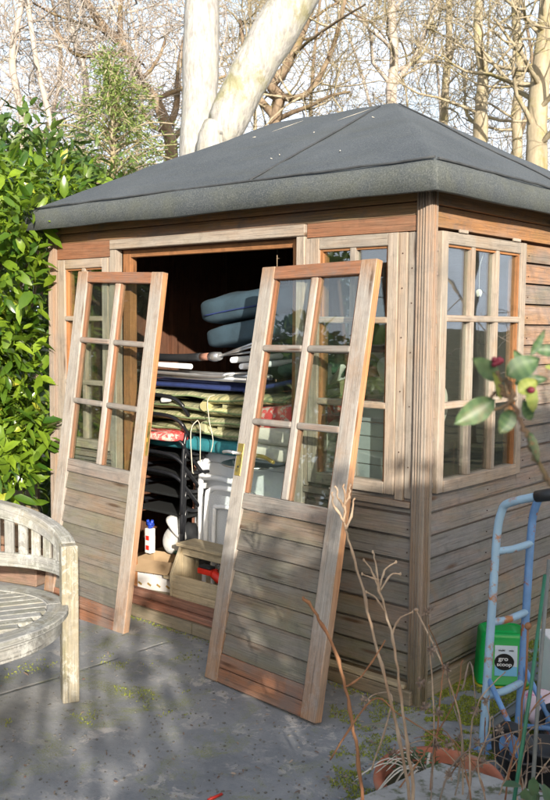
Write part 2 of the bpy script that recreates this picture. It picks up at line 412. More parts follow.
        V = P[:, None, :]+D[:, None, :]*t[..., 0:1]*L+S[:, None, :]*t[..., 1:2]*W+U[:, None, :]*(t[..., 2:3]*L*curl*4+np.abs(t[..., 1:2])*W*fold)
        b = len(s.V); s.V += [tuple(v) for v in V.reshape(-1, 3)]
        if tones is None: tones = np.random.rand(k)
        fs = ((0, 4, 1), (4, 5, 2, 1), (5, 3, 2), (0, 1, 6), (1, 2, 7, 6), (2, 3, 7))
        for i in range(k):
            o = b+i*8; tn = float(tones[i])
            for f in fs: s.face([o+j for j in f], None, tn, mi, True)
    def build(s, name, mat, parent=None, off=None, bevel=0, seg=1, sub=0):
        me = bpy.data.meshes.new(name)
        V = s.V if off is None else [(v[0]-off[0], v[1]-off[1], v[2]-off[2]) for v in s.V]
        me.from_pydata(V, [], s.F); me.update()
        uvl = me.uv_layers.new(name='UVMap'); uvl.data.foreach_set('uv', np.array(s.UV, dtype=np.float32).ravel())
        at_ = me.attributes.new('tone', 'FLOAT', 'CORNER'); at_.data.foreach_set('value', np.array(s.T, dtype=np.float32))
        for m in (mat if isinstance(mat, (list, tuple)) else [mat]): me.materials.append(M[m] if isinstance(m, str) else m)
        me.polygons.foreach_set('material_index', s.MI); me.polygons.foreach_set('use_smooth', s.S)
        o = bpy.data.objects.new(name, me); COL.objects.link(o)
        if parent: o.parent = parent
        elif off is not None: o.location = off
        if bevel:
            bv = o.modifiers.new('bevel', 'BEVEL'); bv.width = bevel; bv.segments = seg; bv.limit_method = 'ANGLE'; bv.angle_limit = radians(40)
        if sub:
            sb = o.modifiers.new('sub', 'SUBSURF'); sb.levels = sub; sb.render_levels = sub
        return o

def tag(o, label=None, cat=None, group=None, kind=None):
    if label: o['label'] = label
    if cat: o['category'] = cat
    if group: o['group'] = group
    if kind: o['kind'] = kind
    return o
def thing(name, loc, label, cat, group=None, mtx=None):
    o = bpy.data.objects.new(name, None); COL.objects.link(o); o.empty_display_size = .1
    if mtx is not None: o.matrix_world = mtx
    else: o.location = loc
    return tag(o, label, cat, group)
def copy_tree(o, parent=None):
    c = o.copy(); COL.objects.link(c); c.parent = parent
    for ch in list(o.children): copy_tree(ch, c)
    return c
def smooth_path(pts, k=6):
    pts = [Vector(p) for p in pts]; out = []
    for i in range(len(pts)-1):
        p0 = pts[max(i-1, 0)]; p1 = pts[i]; p2 = pts[i+1]; p3 = pts[min(i+2, len(pts)-1)]
        for j in range(k):
            t = j/k
            out.append(.5*((2*p1)+(-p0+p2)*t+(2*p0-5*p1+4*p2-p3)*t*t+(-p0+3*p1-3*p2+p3)*t**3))
    out.append(pts[-1]); return out

# ------------------------------------------------------------------ ground
mb = MB(); R_ = 300
mb.V = [(-R_, -R_, -.03), (R_, -R_, -.03), (R_, R_, -.03), (-R_, R_, -.03)]; mb.face((0, 1, 2, 3))
tag(mb.build('ground', 'soil'), kind='structure')
mb = MB(); mb.box((-3.0, -5.5, -.029), (3.4, 3.0, 0.0))
tag(mb.build('patio', 'patio'), kind='structure')

# ------------------------------------------------------------------ summerhouse
W_, D_ = 2.52, 2.0
HO = Vector((-1.26, 1.0, 0)); H = thing('summerhouse', HO, 'timber summerhouse with grey felt hipped roof and open doorway full of garden things', 'summerhouse')
def hb(mb, name, mat, parent=None, **k): return mb.build(name, mat, parent or H, off=HO, **k)
# object coordinates are relative to HO (z unchanged)
PITCHB = .0975
def shiplap(mb, axis, a0, a1, z0, z1, front, out=-1):
    """boards along axis ('x' on the front at y=front facing -y, or 'y' on the side facing +x)"""
    k = math.floor((z0-.02)/PITCHB)
    while True:
        b0 = .02+k*PITCHB; b1 = b0+PITCHB-.004; k += 1
        if b0 >= z1: break
        lo, hi = max(b0, z0), min(b1, z1)
        if hi-lo < .012: continue
        random.seed(int(k*13+1)); tn = random.random()
        t = lambda z: .010*(1-(z-b0)/PITCHB) if z < b1-.02 else .0    # proud at the bottom
        # profile: bottom proud, lip recessed at the top
        lip = hi-.010 if hi == b1 else hi
        def P(a, d, z): return (a, front+out*d, z) if axis == 'x' else (front-out*d, a, z)
        d0 = .013; d1 = .002
        segs = [(lo, lip, d0, d1)] + ([(lip, hi, -.007, -.007)] if hi == b1 else [])
        for (za, zb, da, db) in segs:
            mb.hexa([P(a0, -.018, za), P(a0, -.018, zb), P(a0, da, za), P(a0, db, zb), P(a1, -.018, za), P(a1, -.018, zb), P(a1, da, za), P(a1, db, zb)], tone=tn, uax=0 if axis == 'x' else 1)
F0 = .012
mb = MB()
shiplap(mb, 'x', -.60, -.032, .10, .868, F0); shiplap(mb, 'x', -2.44, -1.95, .10, .868, F0)
shiplap(mb, 'x', -2.44, -.032, 2.012, 2.20, F0)
hb(mb, 'front_wall', 'clad')
for lo, hi in (((-.60, -.006, 1.948), (-.032, .03, 2.010)), ((-2.44, -.006, 1.922), (-1.95, .03, 2.010))):
    mb = MB(); mb.box(lo, hi); hb(mb, 'lintel_board', 'frame_red', bevel=.002)
mb = MB()
mb.box((-.60, .031, .10), (-.03, .036, .866)); mb.box((-2.44, .031, .10), (-1.95, .036, .866)); mb.box((-2.44, .031, 1.95), (-.03, .036, 2.2))
mb.box((-.036, .037, .10), (-.031, .11, 2.2)); mb.box((-.036, .111, .10), (-.031, .865, .87)); mb.box((-.036, .111, 1.958), (-.031, .865, 2.2)); mb.box((-.036, .866, .10), (-.031, 1.97, 2.2))
mb.box((-2.50, 1.996, .08), (-.02, 2.0, 2.2)); mb.box((-2.498, .04, .08), (-2.494, 1.96, 2.2))
hb(mb, 'light_seal_sheets', 'dark_in')  # thin sheets added behind the boards to stop light leaking through gaps
# nail heads, one small part each
NM = plain('rusty_nail', (.05, .025, .015), .8, .3, 30); nails = []
for k in range(9):
    z = .02+k*PITCHB+.03
    if z < .12: continue
    for x in (-.050, -.565): nails.append(((x, -.0025, z), 0))
    for y in (.050, .58, 1.0): nails.append(((.0, y, z), 1))
for k in range(9, 20):
    for y in (.92, 1.3): nails.append(((.0, y, .02+k*PITCHB+.03), 1))
for z in (1.05, 1.3, 1.52, 1.72, 1.86): nails += [((-.093, -.0125, z), 0), ((-.052, -.0045, z-.06), 0)]
for sd in (0, 1):
    mb = MB(); mb.tube([(0, .0015, 0), (0, -.0015, 0)] if sd == 0 else [(-.0015, 0, 0), (.0015, 0, 0)], .0030, 7); pr = None
    for (p, q) in nails:
        if q != sd: continue
        if pr is None: pr = mb.build('nail_head', NM, H); o = pr
        else: o = pr.copy(); COL.objects.link(o)
        o.parent = H; o.location = Vector(p)-HO
mb = MB(); X0 = -F0
shiplap(mb, 'y', .032, .108, .10, 1.955, X0); shiplap(mb, 'y', .108, .868, .10, .872, X0)
shiplap(mb, 'y', .868, 1.97, .10, 1.955, X0); shiplap(mb, 'y', .108, .868, 1.962, 2.055, X0)
shiplap(mb, 'y', .868, 1.97, 1.955, 2.055, X0); shiplap(mb, 'y', .032, .108, 1.955, 2.055, X0)
mb.box((-.015, .032, 2.058), (.012, 1.97, 2.20))
hb(mb, 'side_wall', 'clad_side')
mb = MB(); shiplap(mb, 'y', .03, 1.97, .10, 2.17, -2.52+.0, 1); hb(mb, 'far_side_wall', 'clad')
mb = MB()
for k in range(22):
    z = .1+k*PITCHB; mb.box((-2.50, 1.975, z), (-.02, 1.995, min(z+PITCHB-.003, 2.2)))
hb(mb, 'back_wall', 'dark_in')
# reeded corner posts
for x0 in (-.032, -2.52):
    mb = MB(); w = .064 if x0 > -1 else .078
    mb.box((x0, -.012, .0), (x0+w, .05, 2.20))
    k = x0+.006
    while k < x0+w-.008:
        mb.tube([(k+.004, -.013, .01), (k+.004, -.013, 2.17)], .005, 6); k += .0125
    if x0 > -1:
        for q in range(3): mb.tube([(x0+w+.001, -.002+q*.0135, .01), (x0+w+.001, -.002+q*.0135, 2.17)], .005, 6)
    hb(mb, 'corner_post', 'post', bevel=.003)
# interior studs
mb = MB()
for x in (-2.40, -1.85, -1.25, -.65, -.12): mb.box((x-.02, 1.93, .12), (x+.02, 1.972, 2.18))
for y in (.9, 1.4): mb.box((-.06, y, .12), (-.02, y+.04, 2.18)); mb.box((-2.50, y, .12), (-2.46, y+.04, 2.18))
mb.box((-2.5, .05, 2.06), (-.02, .09, 2.15)); mb.box((-2.48, 1.93, 1.0), (-.05, 1.97, 1.05))
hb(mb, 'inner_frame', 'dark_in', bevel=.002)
mb = MB()
for k in range(20): mb.box((-2.48, .03+k*.098, .068), (-.04, .03+k*.098+.094, .100))
hb(mb, 'floor', 'bearer')
# base
mb = MB()
mb.box((-2.52, -.035, .002), (-1.30, .03, .062)); mb.box((-1.297, -.035, .002), (.0, .03, .062))
mb.box((-.03, .035, .002), (.012, 2.0, .075)); mb.box((-2.5, .035, .002), (-2.46, 2.0, .08))
hb(mb, 'base_bearer', 'bearer', bevel=.003)
mb = MB(); mb.box((-.598, -.032, .066), (-.034, .004, .084)); hb(mb, 'ledge_board', 'pine', bevel=.002)
mb = MB(); mb.box((-1.95, -.02, .064), (-.60, .028, .098)); mb.box((-1.95, .004, .1005), (-.60, .042, .140))
hb(mb, 'threshold', 'sill', bevel=.004)
# door frame
mb = MB()
mb.box((-1.95, -.02, .122), (-1.902, .028, 1.955)); mb.box((-.65, -.02, .122), (-.602, .028, 1.955)); mb.box((-1.95, -.022, 1.958), (-.602, .03, 2.008))
hb(mb, 'door_frame', 'frame', bevel=.003)
mb = MB()
mb.box((-1.90, .03, .122), (-1.84, .075, 1.953)); mb.box((-.71, .03, .122), (-.652, .075, 1.953)); mb.box((-1.90, .032, 1.915), (-.652, .07, 1.953))
hb(mb, 'door_lining', 'joint', bevel=.002)

def window(axis, a0, a1, z0, z1, cols, rows, rail=.045, name='window'):
    """frame on plane front (y=-.016 / x=.018); rows: muntin heights"""
    def B(mb, a, b, c, d, e, f, **k):   # a..b along, c..d depth outward (neg = inside), e..f z
        if axis == 'x': mb.box((a, -d, e), (b, -c, f), **k)
        else: mb.box((c, a, e), (d, b, f), **k)
    mb = MB(); J = .05
    B(mb, a0, a0+J, -.03, .016, z0, z1); B(mb, a1-J, a1, -.03, .016, z0, z1)
    B(mb, a0+J, a1-J, -.03, .014, z1-J, z1); B(mb, a0+J, a1-J, -.03, .020, z0, z0+J)
    w = hb(mb, name, 'frame', bevel=.003)
    mb = MB()   # orange inner reveals
    B(mb, a0+J, a0+J+.012, -.045, .004, z0+J, z1-J); B(mb, a1-J-.012, a1-J, -.045, .004, z0+J, z1-J); B(mb, a0+J+.012, a1-J-.012, -.045, .004, z1-J-.010, z1-J)
    o = hb(mb, 'reveal', 'joint', w)
    n = cols
    for i in range(1, n):
        c = a0+J+(a1-a0-2*J)*i/n; mb = MB(); B(mb, c-.015, c+.015, -.028, .012, z0+J, z1-J); hb(mb, 'glazing_bar', 'frame', w, bevel=.004, seg=2)
    for z in rows:
        mb = MB(); B(mb, a0+J-.004, a1-J+.004, -.024, .017, z-.014, z+.014); hb(mb, 'cross_bar', 'frame', w, bevel=.008, seg=3)
    mb = MB(); B(mb, a0+J, a1-J, -.014, -.010, z0+J, z1-J)
    hb(mb, 'glass', 'glass', w)
    return w
window('x', -.575, -.115, .868, 1.945, 2, (1.59, 1.235))
window('x', -2.41, -1.975, .868, 1.918, 2, (1.59, 1.235))
window('y', .112, .864, .872, 1.955, 3, (1.60, 1.235))
for lo, hi in (((-.113, -.012, .85), (-.074, .02, 1.944)), ((-.070, -.004, .86), (-.036, .02, 1.944)), ((-.600, -.012, .85), (-.578, .02, 1.944)), ((-2.437, -.010, .85), (-2.414, .02, 1.92)), ((-1.972, -.010, .85), (-1.953, .02, 1.92))):
    mb = MB(); mb.box(lo, hi); hb(mb, 'cover_strip', 'frame', bevel=.002)
for lo, hi in (((-.60, -.016, .822), (-.036, .01, .848)), ((-2.437, -.016, .822), (-1.953, .01, .848))):
    mb = MB(); mb.box(lo, hi); hb(mb, 'apron_rail', 'post', bevel=.002)
for y in (.24, .72):
    mb = MB(); mb.box((.012, y, 1.956), (.022, y+.07, 1.970)); hb(mb, 'catch', 'frame', bevel=.002)
# hanging white heart in side window
mb = MB()
q = hit(479, 293, 0, -.05)
mb.pillow(q+Vector((0, -.009, 0)), (.012, .03, .030), n=8, wob=0, p=2.2, rx=.5); mb.pillow(q+Vector((0, .009, 0)), (.012, .03, .030), n=8, wob=0, p=2.2, rx=-.5)
mb.tube([q, q+Vector((0, 0, .12)), (q.x+.02, q.y, 1.90)], .0012, 4)
ho = mb.build('hanging_heart', 'ceram', off=q); tag(ho, 'small white heart ornament hanging behind the side window glass', 'ornament')

# roof
E0, E1, Fy, By = -2.60, .135, -.135, 2.135
ZB, ZT, ZR = 2.082, 2.195, 2.755
def roofmesh():
    bm = bmesh.new()
    def v(*p): return bm.verts.new((p[0]-HO.x, p[1]-HO.y, p[2]))
    bot = [v(E0, Fy, ZB), v(E1, Fy, ZB), v(E1, By, ZB), v(E0, By, ZB)]; i = .018
    top = [v(E0+i, Fy+i, ZT), v(E1-i, Fy+i, ZT), v(E1-i, By-i, ZT), v(E0+i, By-i, ZT)]
    r1, r0 = v(-.83, 1.0, ZR), v(-1.69, 1.0, ZR)
    bi = [v(E0+.03, Fy+.03, ZB), v(E1-.03, Fy+.03, ZB), v(E1-.03, By-.03, ZB), v(E0+.03, By-.03, ZB)]
    ti = [v(E0+.05, Fy+.05, ZT-.02), v(E1-.05, Fy+.05, ZT-.02), v(E1-.05, By-.05, ZT-.02), v(E0+.05, By-.05, ZT-.02)]
    q1, q0 = v(-.83, 1.0, ZR-.03), v(-1.69, 1.0, ZR-.03)
    for k in range(4):
        j = (k+1) % 4
        bm.faces.new((bot[k], bot[j], top[j], top[k])); bm.faces.new((bi[j], bi[k], ti[k], ti[j])); bm.faces.new((bot[j], bot[k], bi[k], bi[j]))
    bm.faces.new((top[0], top[1], r1, r0)); bm.faces.new((top[1], top[2], r1)); bm.faces.new((top[2], top[3], r0, r1)); bm.faces.new((top[3], top[0], r0))
    bm.faces.new((ti[1], ti[0], q0, q1)); bm.faces.new((ti[2], ti[1], q1)); bm.faces.new((ti[3], ti[2], q1, q0)); bm.faces.new((ti[0], ti[3], q0))
    es = [e for e in bm.edges if all(x in top+[r0, r1] for x in e.verts)]+[e for e in bm.edges if any(x in bot for x in e.verts) and any(x in top for x in e.verts)]
    bmesh.ops.bevel(bm, geom=es, offset=.018, segments=3, affect='EDGES', profile=.5)
    bmesh.ops.subdivide_edges(bm, edges=[e for e in bm.edges if e.calc_length() > .25], cuts=14, use_grid_fill=True)
    bmesh.ops.triangulate(bm, faces=bm.faces)
    bm.normal_update()
    for x in bm.verts:
        p = x.co
        d = mnoise.noise(Vector((p.x*2.6, p.y*2.6, p.z*2)))*.010+mnoise.noise(Vector((p.x*9, p.y*9, p.z*9)))*.005
        x.co = p+x.normal*d
    me = bpy.data.meshes.new('roof'); bm.to_mesh(me); bm.free()
    me.materials.append(M['felt'])
    for p in me.polygons: p.use_smooth = True
    o = bpy.data.objects.new('roof', me); COL.objects.link(o); o.parent = H
    return o
roof = roofmesh()
def onroof(x, y, up=0):
    # height of the roof surface over (x,y)
    i = .018
    zf = ZT+(y-(Fy+i))/(1.0-(Fy+i))*(ZR-ZT); zs = ZT+((E1-i)-x)/((E1-i)+.83)*(ZR-ZT)
    z = min(zf, zs); d = mnoise.noise(Vector(((x-HO.x)*2.6, (y-HO.y)*2.6, z*2)))*.010
    return Vector((x, y, z+d+up))
def strip(a, b, w, h, n=26):
    pts = [Vector(a).lerp(Vector(b), t/n) for t in range(n+1)]
    P = [onroof(p[0], p[1], h) for p in pts]
    return P
mb = MB()
mb.tube(strip((-.88, .93), (-.86, -.10), .02, .005), [.007]*27, 6, sy=.6)
mb.tube(strip((-.78, .96), (.10, 1.25), .02, .006), [.007]*27, 6, sy=.6)
mb.tube([Vector((x, Fy+.028, ZT+.012))+Vector((0, 0, .004*mnoise.noise(Vector((x*6, 0, 0))))) for x in np.linspace(E0+.1, E1-.03, 50)], .0055, 6)
mb.tube([Vector((E1-.028, y, ZT+.012))+Vector((0, 0, .004*mnoise.noise(Vector((y*6, 3, 0))))) for y in np.linspace(Fy+.05, By, 50)], .0055, 6)
hb(mb, 'felt_seam', plain('seam_bitumen', (.045, .05, .055), .8, .3, 20), roof)
SCR = plain('pale_scrape', (.55, .52, .45), .9, .1, 20)
for (pa, pb) in (((384, 112), (364, 119)), ((312, 119), (292, 128))):
    a = hit(pa[0], pa[1], 1, .9 if pa[0] > 350 else .8); b2 = hit(pb[0], pb[1], 1, .72)
    A = onroof(-.92 if pa[0] > 350 else -1.38, .9, .004); B2 = onroof(A.x-.11, .76, .004)
    mb = MB(); mb.tube([A, A.lerp(B2, .5)+Vector((.004, 0, 0)), B2], [.0012, .004, .0012], 5, sy=.4); hb(mb, 'pale_scrape', SCR, roof)
for _ in range(7):
    x = random.uniform(-1.6, -.2); y = random.uniform(.0, .8); p = onroof(x, y, .002)
    if p.z < ZT+.03: continue
    mb = MB(); mb.tube([p, p+Vector((random.uniform(-.02, .02), random.uniform(-.02, .02), .003))], .0022, 4); hb(mb, 'leaf_scrap', SCR, roof)

# ------------------------------------------------------------------ leaning doors
DW, DH, DT = .685, 1.86, .040
def door(x, y, th, al, ro, label, kind):
    a = Vector((cos(th), sin(th), 0)); n = Vector((-sin(th), cos(th), 0)); up = n*sin(al)+Vector((0, 0, cos(al)))
    a2 = a*cos(ro)+up*sin(ro); u2 = -a*sin(ro)+up*cos(ro); b = u2.cross(a2)*-1
    b = a2.cross(u2)*-1   # pointing away from the camera (behind the face)
    mt = Matrix(((a2.x, b.x, u2.x, x), (a2.y, b.y, u2.y, y), (a2.z, b.z, u2.z, .003), (0, 0, 0, 1)))
    root = thing('garden_door', None, label, 'door', mtx=mt)
    ST = .085
    for k, (x0, x1) in enumerate(((0, ST), (DW-ST, DW))):
        mb = MB(); f = {'+x': 1} if k == 1 else {'+x': 0}
        mb.box((x0, 0, 0), (x1, DT, DH), faces=f, tone=.5)
        s = mb.build('stile', ['door', 'door_edge'], root, bevel=.003)
        if k == 0 and kind == 'R':
            mb = MB(); mb.box((.012, -.004, .905), (.052, .0, 1.05)); pl = mb.build('lock_plate', 'brass', s, bevel=.0015)
            mb = MB(); mb.tube([(.035, -.003, 1.005), (.033, -.045, 1.005)], .008, 10); mb.tube(smooth_path([(.033, -.045, 1.005), (.0, -.05, 1.006), (-.035, -.046, 1.001)]), [.008]*6+[.007]*6+[.006], 10); mb.build('lever', 'steel', pl)
            mb = MB(); mb.tube([(.035, DT, 1.005), (.035, DT+.05, 1.005)], .008, 10); mb.tube(smooth_path([(.035, DT+.05, 1.005), (.09, DT+.052, 1.003), (.16, DT+.048, .985)]), [.010]*6+[.009]*6+[.008], 10); mb.build('lever', 'brass', pl)
            mb = MB(); mb.tube([(.032, -.006, .945), (.032, -.002, .945)], .005, 10); mb.build('keyhole', 'ink', pl)
        if k == 1 and kind == 'L':
            mb = MB(); mb.box((DW, .012, .93), (DW+.003, .030, 1.10)); mb.box((DW+.003, .016, 1.0), (DW+.007, .026, 1.02)); mb.build('lock_edge', 'brass', s)
    for (z0, z1) in ((0.0, .062), (.064, .125), (.765, .835), (1.800, DH-.001)):
        if z0 < .05 or z0 == .064 or z0 > .7:
            mb = MB(); mb.box((ST, .002, z0+.001), (DW-ST, DT-.002, z1), tone=.7 if z0 > 1 else .5); mb.build('rail', 'door_dark', root, bevel=.003)
    # weather board panel
    mb = MB(); n = 7; p = (.765-.125)/n
    for i in range(n):
        z = .125+i*p; t = random.random()
        mb.hexa([(ST, .030, z+.001), (ST, .030, z+p-.002), (ST, .006, z+.001), (ST, .016, z+p-.002), (DW-ST, .030, z+.001), (DW-ST, .030, z+p-.002), (DW-ST, .006, z+.001), (DW-ST, .016, z+p-.002)], tone=t)
    mb.build('panel', 'door_panel', root, bevel=.002)
    mb = MB(); mb.box((DW/2-.019, .001, .836), (DW/2+.019, DT-.004, 1.799), tone=.85); mb.build('glazing_bar', 'door', root, bevel=.006, seg=2)
    for z in (1.155, 1.487):
        for (xa, xb) in ((ST-.006, DW/2-.017), (DW/2+.017, DW-ST+.006)):
            mb = MB(); mb.box((xa, -.004, z-.015), (xb, DT-.008, z+.015)); mb.build('cross_bar', 'door_dark', root, bevel=.010, seg=3)
    # beads
    mb = MB()
    for (xa, xb) in ((ST, ST+.010), (DW-ST-.010, DW-ST), (DW/2-.027, DW/2-.0195), (DW/2+.0195, DW/2+.027)): mb.box((xa, .010, .837), (xb, DT-.004, 1.798))
    mb.build('glazing_bead', 'frame_red', root)
    mb = MB(); mb.box((ST+.002, .022, .838), (DW-ST-.002, .025, 1.797)); mb.build('glass', 'glass_door', root)
    return root
door(-.854, -.38, -.097, .193, .016, 'detached glazed timber door with brass lock plate, leaning on the right side of the doorway', 'R')
door(-2.253, -.265, .017, .118, -.034, 'detached glazed timber door without a handle, leaning over the left window beside the bench', 'L')

# ------------------------------------------------------------------ bench
BR = Vector((-1.09, -.93, 0)); ax = Vector((.448, .893, 0)).normalized(); HA = .62
BC = BR-ax*HA; bang = atan2(ax.y, ax.x)
bench = thing('garden_bench', BC, 'silvered curved-back teak garden bench with rounded slatted seat on the left', 'bench')
bench.rotation_euler.z = bang
SEA, SEB = .625, .46
def ell(t, a=SEA, b=SEB): return (a*cos(t), b*sin(t))
mb = MB()
def band(mb, t0, t1, a, b, w, z0f, z1f, n=40, mi=0):
    """ribbon solid following the ellipse: inner/outer offset w, heights functions"""
    ou = random.random()*9; base = len(mb.V); L = 0; prev = None; rows = []
    for i in range(n+1):
        t = t0+(t1-t0)*i/n; x, y = ell(t, a, b); nx, ny = cos(t)*b, sin(t)*a; l = sqrt(nx*nx+ny*ny); nx /= l; ny /= l
        if prev: L += sqrt((x-prev[0])**2+(y-prev[1])**2)
        prev = (x, y); z0, z1 = z0f(t), z1f(t)
        for (o, z) in ((-w/2, z0), (w/2, z0), (w/2, z1), (-w/2, z1)): mb.V.append((x+nx*o, y+ny*o, z))
        rows.append(L+ou)
    for i in range(n):
        for k in range(4):
            k2 = (k+1) % 4; A = base+i*4
            mb.face((A+k, A+k2, A+4+k2, A+4+k), [(rows[i], k*.1), (rows[i], k*.1+.05), (rows[i+1], k*.1+.05), (rows[i+1], k*.1)], .5, mi)
    mb.face([base+k for k in range(4)][::-1]); mb.face([base+n*4+k for k in range(4)])
rail_z = lambda t: .655+.17*sin(t)**1.0 if sin(t) > 0 else .655
mb = MB(); band(mb, .05, pi-.05, SEA+.0, SEB+.0, .06, lambda t: rail_z(t)-.068, lambda t: rail_z(t)+.0); mb.build('top_rail', 'bench', bench, bevel=.006, seg=2)
mb = MB(); band(mb, .06, pi-.06, SEA-.005, SEB-.005, .026, lambda t: .505, lambda t: .565); mb.build('back_rail', 'bench', bench, bevel=.003)
tt = .16
while tt < pi-.1:
    x, y = ell(tt, SEA-.003, SEB-.003); ang = atan2(sin(tt)*SEA, cos(tt)*SEB)
    mt = Matrix.Translation((x, y, 0)) @ Matrix.Rotation(ang, 4, 'Z')
    mb = MB(); mb.box((-.007, -.022, .56), (.007, .022, rail_z(tt)-.064), mtx=mt); mb.build('back_slat', 'bench', bench, bevel=.002)
    tt += .066/sqrt((SEA*sin(tt))**2+(SEB*cos(tt))**2)
for X in (HA, -HA):
    mb = MB(); mb.box((X-.034, -.034, 0), (X+.034, .034, .660), mtx=None); mb.build('leg', 'bench_leg', bench, bevel=.004)
for (X, Y) in ((.08, SEB-.03), (-.3, SEB-.08), (-.25, -SEB+.1)):
    mb = MB(); mb.box((X-.026, Y-.026, 0), (X+.026, Y+.026, .505 if Y > 0 else .39)); mb.build('leg', 'bench_leg', bench, bevel=.004)
mb = MB(); band(mb, 0, 2*pi, SEA-.055, SEB-.035, .085, lambda t: .392, lambda t: .418, 72); mb.build('seat_rim', 'bench', bench, bevel=.004)
mb = MB(); band(mb, 0, 2*pi, SEA-.05, SEB-.03, .024, lambda t: .325, lambda t: .390, 72); mb.build('seat_apron', 'bench', bench, bevel=.002)
mb = MB(); y = -SEB+.09
while y < SEB-.1:
    h = (SEA-.09)*sqrt(max(0, 1-((abs(y)+.03)/(SEB-.05))**2))
    if h > .05: mb.box((-h, y, .396), (h, y+.052, .414))
    y += .060
mb.build('seat_slats', 'bench', bench, bevel=.003)

# ------------------------------------------------------------------ things stored inside
def T1(mb, name, mat, label, cat, group=None, off=None, **k):
    off = Vector(off) if off is not None else Vector(mb.V[0])
    o = mb.build(name, mat, off=off, **k); return tag(o, label, cat, group)
# stack of black tubular chairs
cg = 'stacked black tubular chairs'
clabels = ['black tubular garden chair at the bottom of the stack', 'black tubular garden chair second from the bottom of the stack', 'black tubular garden chair in the middle of the stack', 'black tubular garden chair second from the top of the stack', 'black tubular garden chair on top of the stack under the cushions']
def chair(z, i):
    root = thing('stacking_chair', (-1.86, .42, z), clabels[i], 'chair', cg)
    r = .011
    for sx in (-.24, .24):
        mb = MB(); mb.tube(smooth_path([(sx, .22, .0), (sx, .21, .35), (sx*.98, .16, .40), (sx*.97, -.12, .425), (sx, -.20, .40), (sx*1.02, -.23, .0)], 5), r, 8); mb.build('side_frame', 'black', root)
    mb = MB(); mb.box((-.22, -.17, .385), (.22, .18, .40)); mb.build('seat', 'mesh_dk', root, bevel=.004)
    return root
c0 = None
for i in range(5):
    c0 = chair(.119+i*.105, i)
# backs rising: the curved tubes seen in front of the cushions
for i, o in enumerate([o for o in bpy.data.objects if o.get('group') == cg]):
    mb = MB(); zt = .87-.02*i; h = .60
    mb.tube(smooth_path([(.24, -.05, .40), (.245, -.19, .55), (.23, -.22, .60+.0), (.14, -.235, .635), (-.14, -.235, .635), (-.23, -.22, .60), (-.245, -.19, .55), (-.24, -.05, .40)], 5), .011, 8)
    mb.build('back_frame', 'black', o)
mb = MB(); mb.pillow((-1.80, .24, .955), (.34, .22, .05), n=12, wob=.12, p=3); T1(mb, 'folded_cloth', 'redc', 'red and pink patterned folded cloth tucked into the chair stack', 'cloth', off=(-1.80, .24, .93))
# white table leaning on edge
def rounded_panel(mb, mt, w, h, r, t, rim=.03, n=6):
    out = []
    for (cx, cz, a0) in ((w-r, r, -pi/2), (w-r, h-r, 0), (r, h-r, pi/2), (r, r, pi)):
        for i in range(n+1):
            a = a0+pi/2*i/n; out.append((cx+r*cos(a), cz+r*sin(a)))
    m = len(out)
    def ring(s, y):
        b = len(mb.V)
        for (x, z) in out:
            X = w/2+(x-w/2)*(1-s*2/w); Z = h/2+(z-h/2)*(1-s*2/h); mb.V.append(tuple(mt @ Vector((X, y, Z))))
        return b
    rs = [ring(0, t), ring(0, 0), ring(rim*.3, -.004), ring(rim, -.002), ring(rim*1.3, .012)]
    for a, b in zip(rs, rs[1:]):
        for k in range(m): mb.face((a+k, b+k, b+(k+1) % m, a+(k+1) % m), smooth=True)
    mb.face([rs[-1]+k for k in range(m)]); mb.face([rs[0]+k for k in range(m)][::-1])
wt = thing('white_garden_table', (-1.71, .36, .101), 'white plastic garden table standing on edge behind the tool box', 'table')
mt = Matrix.Rotation(-.05, 4, 'X')
mb = MB(); rounded_panel(mb, mt, 1.02, .76, .07, .03, .045); mb.build('table_top', 'white', wt)
mb = MB(); mb.box((-.018, .0, 0), (-.004, .028, .72), mtx=mt); mb.build('edge_strip', 'sill', wt)
for xx in (.10, .72):
    mb = MB(); mb.tube(smooth_path([(xx, -.02, .05), (xx, -.03, .58), (xx+.04, -.03, .63), (xx+.22, -.03, .63), (xx+.26, -.03, .58), (xx+.26, -.02, .05)], 5), .016, 8); mb.build('leg_frame', 'white', wt)
# white perforated folding chair
fc = thing('folding_chair', (-1.52, .27, .101), 'white folding chair with perforated seat, folded upright before the white table', 'chair')
mb = MB(); mb.tube(smooth_path([(0, 0, 0), (.01, .01, .50), (.03, .012, .57), (.10, .014, .595), (.30, .014, .595), (.37, .012, .57), (.39, .01, .50), (.40, 0, 0)], 6), .015, 10); mb.build('frame', 'white', fc)
mb = MB(); mb.tube(smooth_path([(.09, -.025, .05), (.09, -.015, .45), (.12, -.015, .50), (.28, -.015, .50), (.31, -.015, .45), (.31, -.025, .05)], 6), .012, 10); mb.build('frame', 'white', fc)
def perforated():
    m, nt, b, out = newmat('perforated_sheet'); N = NT(nt)
    co = N.coord('Object'); s = N.n('ShaderNodeSeparateXYZ'); N.l(co, s.inputs[0])
    f = 2*pi/.022
    w = N.math('MULTIPLY', N.math('SINE', N.math('MULTIPLY', s.outputs[0], f)), N.math('SINE', N.math('MULTIPLY', s.outputs[2], f)))
    k = N.mr(w, .12, .2)
    b.inputs['Base Color'].default_value = (.70, .73, .76, 1); b.inputs['Roughness'].default_value = .45
    tr = N.n('ShaderNodeBsdfTransparent'); mx = N.n('ShaderNodeMixShader'); N.l(k, mx.inputs[0]); N.l(b.outputs[0], mx.inputs[1]); N.l(tr.outputs[0], mx.inputs[2]); N.l(mx.outputs[0], out.inputs[0])
    return m
mb = MB(); mb.box((.03, .004, .06), (.37, .010, .56)); mb.build('perforated_seat', perforated(), fc)
